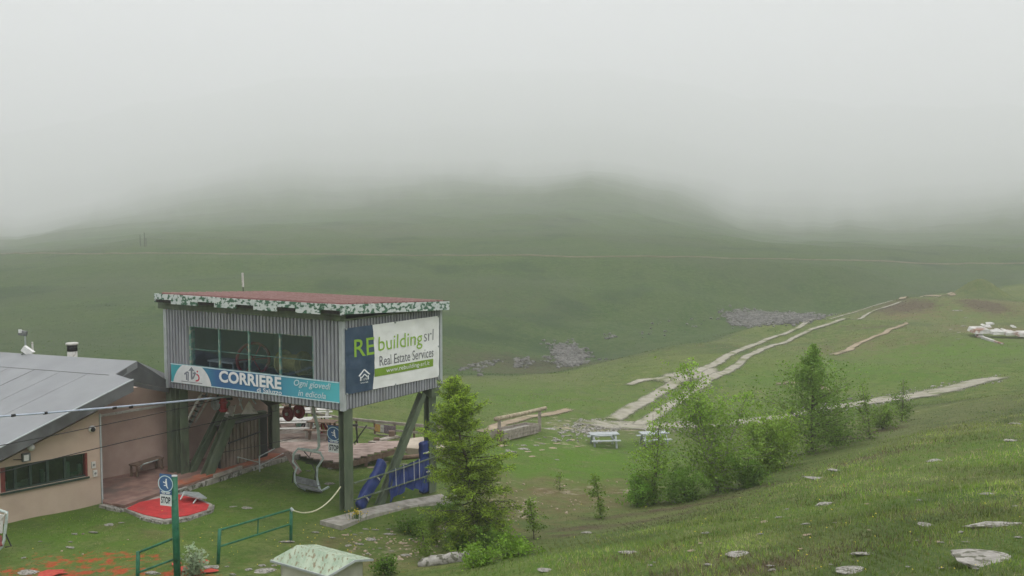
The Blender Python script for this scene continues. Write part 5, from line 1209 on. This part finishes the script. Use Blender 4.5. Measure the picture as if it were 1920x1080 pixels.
# ------------------------------------------------------------------ kiosk
ks = thing('kiosk', 'little pale kiosk with a mossy green gable roof at the bottom edge', 'kiosk')
KA, KB, KR, KD, KE = hit(507,1050,1.72), hit(614,1080,1.72), hit(665,1050,2.05), hit(557,1022,2.05), hit(699,1048,1.72)
KE2 = KE+(KA-KB)
MB().prism([KA, KB, KR, KD], (0,0,-.035)).build('roof', M['kiosk_roof'], ks); MB().prism([KD+V(.0,.004,0), KR+V(0,.004,0), KE, KE2], (0,0,-.035)).build('roof', M['kiosk_roof'], ks)
MB().beam(KA+V(0,-.01,-.02), KB+V(0,-.01,-.02), .02, .05).build('eave_trim', M['trim'], ks); MB().beam(KB+V(.01,-.01,-.02), KR+V(.01,-.01,-.02), .02, .05).build('gable_trim', M['trim'], ks); MB().beam(KR+V(.01,-.01,-.02), KE+V(.01,-.01,-.02), .02, .05).build('gable_trim', M['trim'], ks)
cK = (KA+KB+KE+KE2)/4
def inn(p, z): q = cK+(p-cK)*.80; return V(q.x, q.y, z)
wq = [inn(KA,0), inn(KB,0), inn(KE,0), inn(KE2,0)]
for i in range(4):
    a, b = wq[i], wq[(i+1) % 4]; mb = MB(); mb.prism([V(a.x,a.y,-.1), V(b.x,b.y,-.1), V(b.x,b.y,1.74), V(a.x,a.y,1.74)], ((cK.x-(a.x+b.x)/2)*.05, (cK.y-(a.y+b.y)/2)*.05, 0)); mb.build('wall', M['kiosk_wall'], ks)
g_ = wq[1].lerp(wq[2], .5); MB().prism([V(wq[1].x,wq[1].y,1.742), V(wq[2].x,wq[2].y,1.742), V(g_.x,g_.y,1.96)], ((cK.x-g_.x)*.05,(cK.y-g_.y)*.05,0)).build('gable', M['kiosk_wall'], ks)

# ------------------------------------------------------------------ tube chair cut by the left edge
t = thing('stored_chair', 'old tube chair with a dark red seat cut off by the left edge', 'chair'); D = 28.3
MB().tube([at(-30,948,D), at(0,957,D), at(13,961,D), at(12,975,D), at(9,1000,D), at(8,1012,D), at(4,1025,D), at(-8,1036,D), at(-30,1040,D)], .045, 8).build('side_frame', M['chair_tube'], t, True)
MB().tube([at(1,975,D-.1), at(12,962,D-.1)], .03, 6).build('arm_rest', M['offwhite'], t); MB().tube([at(10,1000,D), at(21,1024,D), at(10,1026,D)], .02, 6).build('prop', M['black'], t)
MB().prism([at(-30,1000,D+.2), at(3,1004,D+.2), at(4,1022,D-.1), at(-30,1030,D-.1)], (0,.03,-.04)).build('seat', M['frame_red'], t); MB().prism([at(-30,958,D+.4), at(6,966,D+.4), at(4,1000,D+.3), at(-30,1000,D+.3)], (0,.04,0)).build('backrest', M['offwhite'], t)

# ------------------------------------------------------------------ ruined wall on the far right slope
ru = thing('ruined_wall', 'whitewashed ruined wall of broken blocks on the far right slope', 'wall')
def rblock(px0, px1, py, hpx, D, dep=1.2, tilt=0, mat='ruin'):
    a, b = at(px0, py, D), at(px1, py+tilt, D); h = hpx/F*D; mb = MB()
    mb.prism([a, b, b+V(-.1,.1,h), a+V(.15,.1,h*.9)], (.1, dep, .15)); r_ = random.Random(int(px0)); mb.v = [(x+r_.uniform(-.09,.09), y+r_.uniform(-.09,.09), z+r_.uniform(-.06,.06)) for x, y, z in mb.v]; return mb.build('block', M[mat], ru)
D = ground(1880,634).y
for (x0, x1, py, hp, dp, tl_) in [(1829,1858,626,7,2.0,0),(1861,1885,628,6,1.2,0),(1887,1909,630,6,1.5,0),(1911,1960,631,6,1.5,1),(1832,1846,633,7,.8,0)]: rblock(x0, x1, py, hp, D, dp, tl_)
for (x0, x1, py, hp, dd) in [(1838,1852,619,5,2.0),(1848,1860,614,6,3.2),(1850,1866,609,5,4.6),(1841,1850,613,4,2.8),(1868,1878,621,4,2.2),(1897,1906,615,6,3.0),(1880,1886,620,4,2.4)]: rblock(x0, x1, py, hp*.45, ground((x0+x1)/2, py).y, .7)
t = thing('fallen_beam', 'whitish beam fallen aslant in front of the ruined wall', 'beam'); MB().beam(at(1842,632.5,D-.6), at(1880,646,D-3.6), .3, .25).build('timber', M['ruin'], t)
t = thing('marker_poles', 'group of thin dark poles far off on the misty slope above the path', 'poles')
for px, h_ in ((263,22),(271,26),(274,16)): g_ = ground(px, 462, 120); MB().tube([g_-V(0,0,.2), g_+V(0,0,h_/F*g_.y)], .07, 5).build('pole', M['dark_steel'], t)

# ------------------------------------------------------------------ trees and shrubs
def leaves(P, size, base, var, rg, tri=False, aspect=1.5, norm_up=.3):
    n = len(P); a = rg.normal(size=(n, 3)); a[:, 2] *= .7; a /= np.linalg.norm(a, axis=1)[:, None]; b = rg.normal(size=(n, 3)); b -= a*(a*b).sum(1)[:, None]; b /= np.linalg.norm(b, axis=1)[:, None]
    s = (size*(.6+.8*rg.random(n)))[:, None]; A = a*s*.5*aspect; B = b*s*.5
    if tri: Vv = np.stack([P-B*.6, P+B*.6, P+A*2], 1).reshape(-1, 3); k = 3
    else: Vv = np.stack([P-A, P-B*.9+A*.1, P+A, P+B*.9+A*.1], 1).reshape(-1, 3); k = 4
    f = np.arange(n*k).reshape(n, k); c = np.array(base)[None]*(1+var*(rg.random((n, 1))-.5)*2)*(1+.16*(rg.random((n, 3))-.5)); c = np.repeat(c, k, 0); return Vv, f, np.clip(c, .004, .9)
def tree(name, label, cat, base, h, rad, nstem, nbr, nleaf, lsize, col, seed, prof, lean=(0,0), kind='birch', group=None, bark='bark', r0=.06, drop=0., twigs=True, var=.35, col2=None):
    rg = np.random.default_rng(seed); rr_ = random.Random(seed); t = thing(name, label, cat, base, 0, group); tk = MB(); LP = []; LC = []
    for s in range(nstem):
        az = rr_.uniform(0, 6.28); sp = 0 if nstem == 1 else rad*rr_.uniform(.15,.6); hs_ = h*(1 if s == 0 else rr_.uniform(.55,.95)); n = 8; pts = []
        for i in range(n+1):
            u = i/n; pts.append(Vector((math.cos(az)*sp*u**1.2+lean[0]*u+rr_.uniform(-1,1)*.025*h*u*(1-u)*2, math.sin(az)*sp*u**1.2+lean[1]*u, hs_*u-(.15 if i == 0 else 0))))
        rs_ = [max(.007, r0*(1 if s == 0 else .6)*(1-.93*(i/n))) for i in range(n+1)]; tk.tube(pts, rs_, 6)
        for b in range(nbr//nstem):
            u = rr_.uniform(.06 if kind == 'larch' else .03, .99); f_ = u*n; i0 = min(int(f_), n-1); p = pts[i0].lerp(pts[i0+1], f_-i0); a2 = rr_.uniform(0, 6.28)
            Lb = rad*prof(u)*rr_.uniform(.45,1.25)*(.75 if nstem > 1 else 1); el = (.22+.45*min(1, u*1.6) if kind == 'birch' else .05+.5*u-drop*(1-u)); el += rr_.uniform(-.25,.25)
            dd = Vector((math.cos(a2)*math.cos(el), math.sin(a2)*math.cos(el), math.sin(el))); q = [p]; m_ = 4
            for k in range(m_):
                d2 = dd.copy(); d2.z += (.28*k/m_ if kind == 'larch' else -.12*k/m_); q.append(q[-1]+d2*Lb/m_+Vector((rr_.uniform(-1,1), rr_.uniform(-1,1), rr_.uniform(-1,1)))*Lb*.05)
            tk.tube(q, [max(.004, r0*.28*(1-.8*k/m_)*(1-.6*u)) for k in range(m_+1)], 4, False)
            cnt = int(nleaf/nbr*(.25+1.1*Lb/rad)); Q = np.array([tuple(z) for z in q]); uu = rg.random(cnt)**.8*.92+.08; fi = uu*m_; i_ = np.minimum(fi.astype(int), m_-1); fr_ = (fi-i_)[:, None]; pos = Q[i_]*(1-fr_)+Q[i_+1]*fr_
            if kind == 'larch':
                side = np.array([-dd.y, dd.x, 0]); sd = rg.normal(size=(cnt, 1)); w_ = (.16*Lb*(1-uu*.7)+.03)[:, None]; pos = pos+side*sd*w_*.8+rg.normal(size=(cnt, 3))*[.035,.035,.04]; pos[:, 2] -= np.abs(sd[:, 0])*w_[:, 0]*.35
            else:
                # small sprays: leaves gather round a few twig ends
                kk = max(2, int(Lb*7)); tw = rg.random(kk)*.9+.1; ti = tw*m_; t_i = np.minimum(ti.astype(int), m_-1); tf = (ti-t_i)[:, None]; C_ = Q[t_i]*(1-tf)+Q[t_i+1]*tf+rg.normal(size=(kk, 3))*(.10*Lb+.05)
                ch_ = rg.integers(0, kk, cnt); pos = C_[ch_]+rg.normal(size=(cnt, 3))*(.055*Lb+.05)
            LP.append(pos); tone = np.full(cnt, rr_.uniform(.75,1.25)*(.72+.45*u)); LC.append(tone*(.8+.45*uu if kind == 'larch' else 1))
    tk.build('trunk', M[bark], t, True); P_ = np.concatenate(LP); tone = np.concatenate(LC); k = P_[:, 2] > -.05; P_ = P_[k]; tone = tone[k]
    Vv, f, c = leaves(P_, lsize, (1,1,1), var, rg, kind == 'larch', 1.9 if kind == 'larch' else 1.35); kk = f.shape[1]
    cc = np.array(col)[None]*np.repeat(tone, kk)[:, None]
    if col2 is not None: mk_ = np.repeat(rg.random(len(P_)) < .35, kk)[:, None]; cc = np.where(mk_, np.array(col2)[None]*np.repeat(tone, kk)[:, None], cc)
    np_mesh('crown', Vv, f, M['leaf'], cols=c*cc, parent=t); return t
cone = lambda u: (1.04-u)**1.15*(.75+.75*min(u*4, 1))
egg = lambda u: math.sin(math.pi*min(1, .12+.86*u))**.8*(1.15-.55*u)
LG = (.095,.165,.022); YG = (.25,.39,.05); DG = (.055,.105,.022)
b = ground(903,1022); D = b.y
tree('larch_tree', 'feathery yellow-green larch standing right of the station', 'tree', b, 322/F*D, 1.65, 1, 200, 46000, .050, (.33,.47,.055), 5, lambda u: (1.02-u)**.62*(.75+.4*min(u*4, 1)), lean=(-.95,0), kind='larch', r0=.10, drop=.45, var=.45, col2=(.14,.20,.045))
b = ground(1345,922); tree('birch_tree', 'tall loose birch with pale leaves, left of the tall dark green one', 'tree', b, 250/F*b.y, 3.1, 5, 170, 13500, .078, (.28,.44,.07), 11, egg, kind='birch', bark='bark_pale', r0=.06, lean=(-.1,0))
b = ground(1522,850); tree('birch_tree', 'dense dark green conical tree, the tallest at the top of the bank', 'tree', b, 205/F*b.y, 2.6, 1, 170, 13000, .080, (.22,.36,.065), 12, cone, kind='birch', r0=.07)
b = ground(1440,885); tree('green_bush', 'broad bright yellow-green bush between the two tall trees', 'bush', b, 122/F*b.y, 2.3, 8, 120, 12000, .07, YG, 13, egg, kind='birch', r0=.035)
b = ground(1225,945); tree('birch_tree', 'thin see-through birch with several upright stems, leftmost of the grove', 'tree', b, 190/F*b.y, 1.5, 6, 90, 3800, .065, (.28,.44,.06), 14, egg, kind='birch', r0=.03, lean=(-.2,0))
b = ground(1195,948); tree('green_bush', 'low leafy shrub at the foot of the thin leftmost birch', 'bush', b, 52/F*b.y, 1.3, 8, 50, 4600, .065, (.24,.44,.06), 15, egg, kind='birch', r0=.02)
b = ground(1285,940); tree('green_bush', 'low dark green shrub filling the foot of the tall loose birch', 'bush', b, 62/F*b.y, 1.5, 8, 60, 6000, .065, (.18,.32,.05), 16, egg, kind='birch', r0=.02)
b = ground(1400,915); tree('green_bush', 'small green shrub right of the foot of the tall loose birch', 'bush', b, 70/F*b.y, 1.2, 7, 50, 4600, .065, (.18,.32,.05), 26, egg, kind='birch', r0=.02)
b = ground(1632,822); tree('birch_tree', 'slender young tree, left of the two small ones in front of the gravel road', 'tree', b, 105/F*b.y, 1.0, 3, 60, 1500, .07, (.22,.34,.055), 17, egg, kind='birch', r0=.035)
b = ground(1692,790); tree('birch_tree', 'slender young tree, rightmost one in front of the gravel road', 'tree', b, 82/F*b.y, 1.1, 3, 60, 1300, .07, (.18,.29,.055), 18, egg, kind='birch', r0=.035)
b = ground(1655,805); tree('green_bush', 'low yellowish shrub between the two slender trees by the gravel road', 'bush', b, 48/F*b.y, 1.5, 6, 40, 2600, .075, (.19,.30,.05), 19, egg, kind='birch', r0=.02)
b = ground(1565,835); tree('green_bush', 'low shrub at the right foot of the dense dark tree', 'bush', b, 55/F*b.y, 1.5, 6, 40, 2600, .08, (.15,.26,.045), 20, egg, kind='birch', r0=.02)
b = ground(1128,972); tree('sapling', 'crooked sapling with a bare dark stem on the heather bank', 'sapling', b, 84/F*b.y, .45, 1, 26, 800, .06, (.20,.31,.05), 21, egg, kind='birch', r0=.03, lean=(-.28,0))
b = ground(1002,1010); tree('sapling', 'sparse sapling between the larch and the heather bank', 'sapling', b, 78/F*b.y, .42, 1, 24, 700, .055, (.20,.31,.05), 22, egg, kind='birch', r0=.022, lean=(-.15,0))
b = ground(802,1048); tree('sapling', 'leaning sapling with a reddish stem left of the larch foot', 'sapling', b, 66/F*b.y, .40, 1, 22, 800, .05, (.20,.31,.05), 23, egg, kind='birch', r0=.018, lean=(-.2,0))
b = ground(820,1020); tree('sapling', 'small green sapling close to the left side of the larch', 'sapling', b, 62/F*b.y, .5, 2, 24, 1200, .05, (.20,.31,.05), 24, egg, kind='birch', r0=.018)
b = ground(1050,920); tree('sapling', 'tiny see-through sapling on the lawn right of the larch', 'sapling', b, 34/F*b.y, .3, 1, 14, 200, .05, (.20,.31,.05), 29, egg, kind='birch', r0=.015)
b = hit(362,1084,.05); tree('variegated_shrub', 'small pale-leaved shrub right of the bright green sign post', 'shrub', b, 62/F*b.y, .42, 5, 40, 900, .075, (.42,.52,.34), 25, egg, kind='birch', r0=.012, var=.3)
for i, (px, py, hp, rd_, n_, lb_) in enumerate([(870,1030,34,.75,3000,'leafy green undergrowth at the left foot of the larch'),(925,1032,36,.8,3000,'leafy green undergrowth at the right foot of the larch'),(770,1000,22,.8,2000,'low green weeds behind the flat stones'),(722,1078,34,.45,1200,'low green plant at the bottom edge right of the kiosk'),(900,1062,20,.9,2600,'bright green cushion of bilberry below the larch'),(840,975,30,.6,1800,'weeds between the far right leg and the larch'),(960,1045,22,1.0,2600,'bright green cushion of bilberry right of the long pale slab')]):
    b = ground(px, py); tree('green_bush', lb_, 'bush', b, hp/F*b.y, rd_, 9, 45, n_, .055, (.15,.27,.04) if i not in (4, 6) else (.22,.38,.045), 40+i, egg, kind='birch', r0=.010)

# ------------------------------------------------------------------ grass
def inside(poly, x, y):
    r = np.zeros(x.shape, bool); j = len(poly)-1
    for i in range(len(poly)):
        a, b = poly[i], poly[j]; c = ((a.y > y) != (b.y > y)) & (x < (b.x-a.x)*(y-a.y)/((b.y-a.y) or 1e-9)+a.x); r ^= c; j = i
    return r
def grass(name, n, r_lo, r_hi, px_lo, px_hi, seed, hmin, hmax, wfac):
    g = np.random.default_rng(seed); lr = g.uniform(math.log(r_lo), math.log(r_hi), n); tpx = g.uniform(px_lo, px_hi, n); y = np.exp(lr); x = y*(tpx-960)/F
    # gather the blades into tufts
    x = np.round(x/.22)*.22*.35+x*.65; y = np.round(y/.22)*.22*.35+y*.65
    keep = ~(inside([LWd(-12,-.02,0), LWd(.1,-.02,0), LWd(.1,12,0), LWd(-12,12,0)], x, y) | inside([hit(a, b_, 0) for a, b_ in q2], x, y) | inside([hit(a, b_, .13) for a, b_ in [(193,941),(234,950),(326,916),(420,886),(530,853.5),(640,862),(760,832),(640,790),(400,820),(190,850)]], x, y)
             | inside([hit(a, b_, c_) for a, b_, c_ in [(600,976,.03),(640,986,.03),(700,965,-.08),(780,947,-.42),(846,937,-.55),(828,926,-.55),(760,937,-.42),(690,952,-.10)]], x, y))
    x = x[keep]; y = y[keep]; n = len(x); mk_ = masks(x, y); z = hgt(x, y)-.01; r = np.hypot(x, y)
    bank = sstep(.2, 1.6, z+.6)*sstep(-2, 3, x)*(r < 70); tall = .35+.65*bank; patch = fbm(x*.5, y*.5, 77, 3); hh = (hmin+(hmax-hmin)*g.random(n)**2)*tall*(.5+patch)*(1-.6*mk_['bare'])*(1+.3*mk_['heath'])
    wd = np.maximum(.006, r*wfac)*(.6+.8*g.random(n)); a = g.uniform(0, 2*math.pi, n); la = g.uniform(0, 2*math.pi, n); lk = hh*g.uniform(.1,.9, n)
    dx, dy = np.cos(a)*wd, np.sin(a)*wd; B = np.stack([np.c_[x-dx, y-dy, z-.02], np.c_[x+dx, y+dy, z-.02], np.c_[x+np.cos(la)*lk, y+np.sin(la)*lk, z+hh]], 1).reshape(-1, 3)
    c = np.array([.205,.300,.052])[None]*np.ones((n, 1)); q = fbm(x*.3, y*.3, 33, 4)[:, None]; c = c*(1-sstep(.45,.62,q))+np.array([.26,.31,.09])*sstep(.45,.62,q)
    q = fbm(x*1.4, y*1.4, 51, 3)[:, None]; c = c*(1-.5*sstep(.5,.7,q)); c = c*(1-mk_['fresh'][:, None]*.8)+np.array([.165,.295,.036])*mk_['fresh'][:, None]*.8
    dry = (g.random(n) < (.07+.5*mk_['dry']+.10*bank))[:, None]; c = np.where(dry, [.36,.33,.18], c); yel = (g.random(n) < .03+.10*bank*(patch > .5))[:, None]; c = np.where(yel, [.31,.39,.07], c)
    he = (g.random(n) < mk_['heath']*.95)[:, None]; c = np.where(he, [.13,.095,.065], c); rd2 = (g.random(n) < np.clip(mk_['red']*1.9-.55+(fbm(x*1.8, y*1.8, 5, 3)-.5)*1.6, 0, 1))[:, None]; c = np.where(rd2, [.50,.09,.03], c)
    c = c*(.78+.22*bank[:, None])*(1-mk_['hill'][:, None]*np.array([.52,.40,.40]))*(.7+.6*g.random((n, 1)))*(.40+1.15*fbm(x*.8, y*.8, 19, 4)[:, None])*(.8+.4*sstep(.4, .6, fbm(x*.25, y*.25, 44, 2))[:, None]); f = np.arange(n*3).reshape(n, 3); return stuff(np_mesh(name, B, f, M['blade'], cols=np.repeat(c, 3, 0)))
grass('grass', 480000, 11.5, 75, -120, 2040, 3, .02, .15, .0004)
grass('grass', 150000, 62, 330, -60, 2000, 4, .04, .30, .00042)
# yellow flowers dotted in the grass
g = np.random.default_rng(8); VV = []; FF = []; c = 0
for (px, py, sx_, sy_, n_) in [(1550,1000,250,60,50),(450,1015,60,18,36),(600,1005,25,10,20),(1250,930,250,60,30),(760,980,60,30,40),(150,1030,120,25,6),(640,1020,60,20,20)]:
    for k in range(n_):
        p = ground(px+g.normal()*sx_, min(1078, py+g.normal()*sy_)); s = .010+.0004*p.y*g.random(); zz = p.z+.08+.1*g.random()
        VV.append(np.array([(p.x-s,p.y,zz),(p.x,p.y-s,zz-.3*s),(p.x+s,p.y,zz),(p.x,p.y+s,zz+.6*s)])); FF.append([4*c, 4*c+1, 4*c+2, 4*c+3]); c += 1
stuff(np_mesh('meadow_flowers', np.concatenate(VV), np.array(FF), mk('meadow_yellow', (.55,.45,.04), .7)[0]))
# scraps of the old red mat in the grass
t = thing('mat_scrap', 'torn bright red mat pieces lying in the grass below the railing', 'mat'); rr = random.Random(2)
for px, py, w_ in ((98,1076,60),(345,1072,45),(395,1077,30),(378,1058,30),(330,1062,24)):
    p = hit(px, py, .05); w2 = w_/F*p.y/2; pts = [V(p.x+w2*math.cos(a)*rr.uniform(.6,1.1), p.y+w2*.9*math.sin(a)*rr.uniform(.6,1.1), gz(p.x+w2*math.cos(a), p.y+w2*.9*math.sin(a))+.05) for a in np.linspace(0, 6.28, 12)[:-1]]
    cpt_ = sum(pts, V(0,0,0))/len(pts)+V(0,0,.02); mb = MB()
    for i in range(len(pts)): mb.face([pts[i], pts[(i+1) % len(pts)], cpt_])
    mb.build('mat_piece', M['mat_scrap'], t)

# ------------------------------------------------------------------ haze
def haze():
    m = bpy.data.materials.new('fog'); m.use_nodes = True; t = m.node_tree; t.nodes.remove(t.nodes['Principled BSDF'])
    p = t.nodes.new('ShaderNodeVolumePrincipled'); p.inputs['Density'].default_value = HAZE
    p.inputs['Color'].default_value = (.905, .91, .93, 1); p.inputs['Anisotropy'].default_value = .15
    t.links.new(p.outputs[0], t.nodes['Material Output'].inputs['Volume'])
    zs = []
    for g in (g1, g2, g3, g4):
        a = np.empty(len(g.data.vertices)*3, np.float32); g.data.vertices.foreach_get('co', a); zs += [a[2::3].min(), a[2::3].max()]
    mb = MB(); mb.box((-4800, -4800, min(zs)-1), (4800, 4800, max(zs)+2)); o = stuff(mb.build('haze', m))
    print('HAZE z', min(zs), max(zs)); return o
haze()
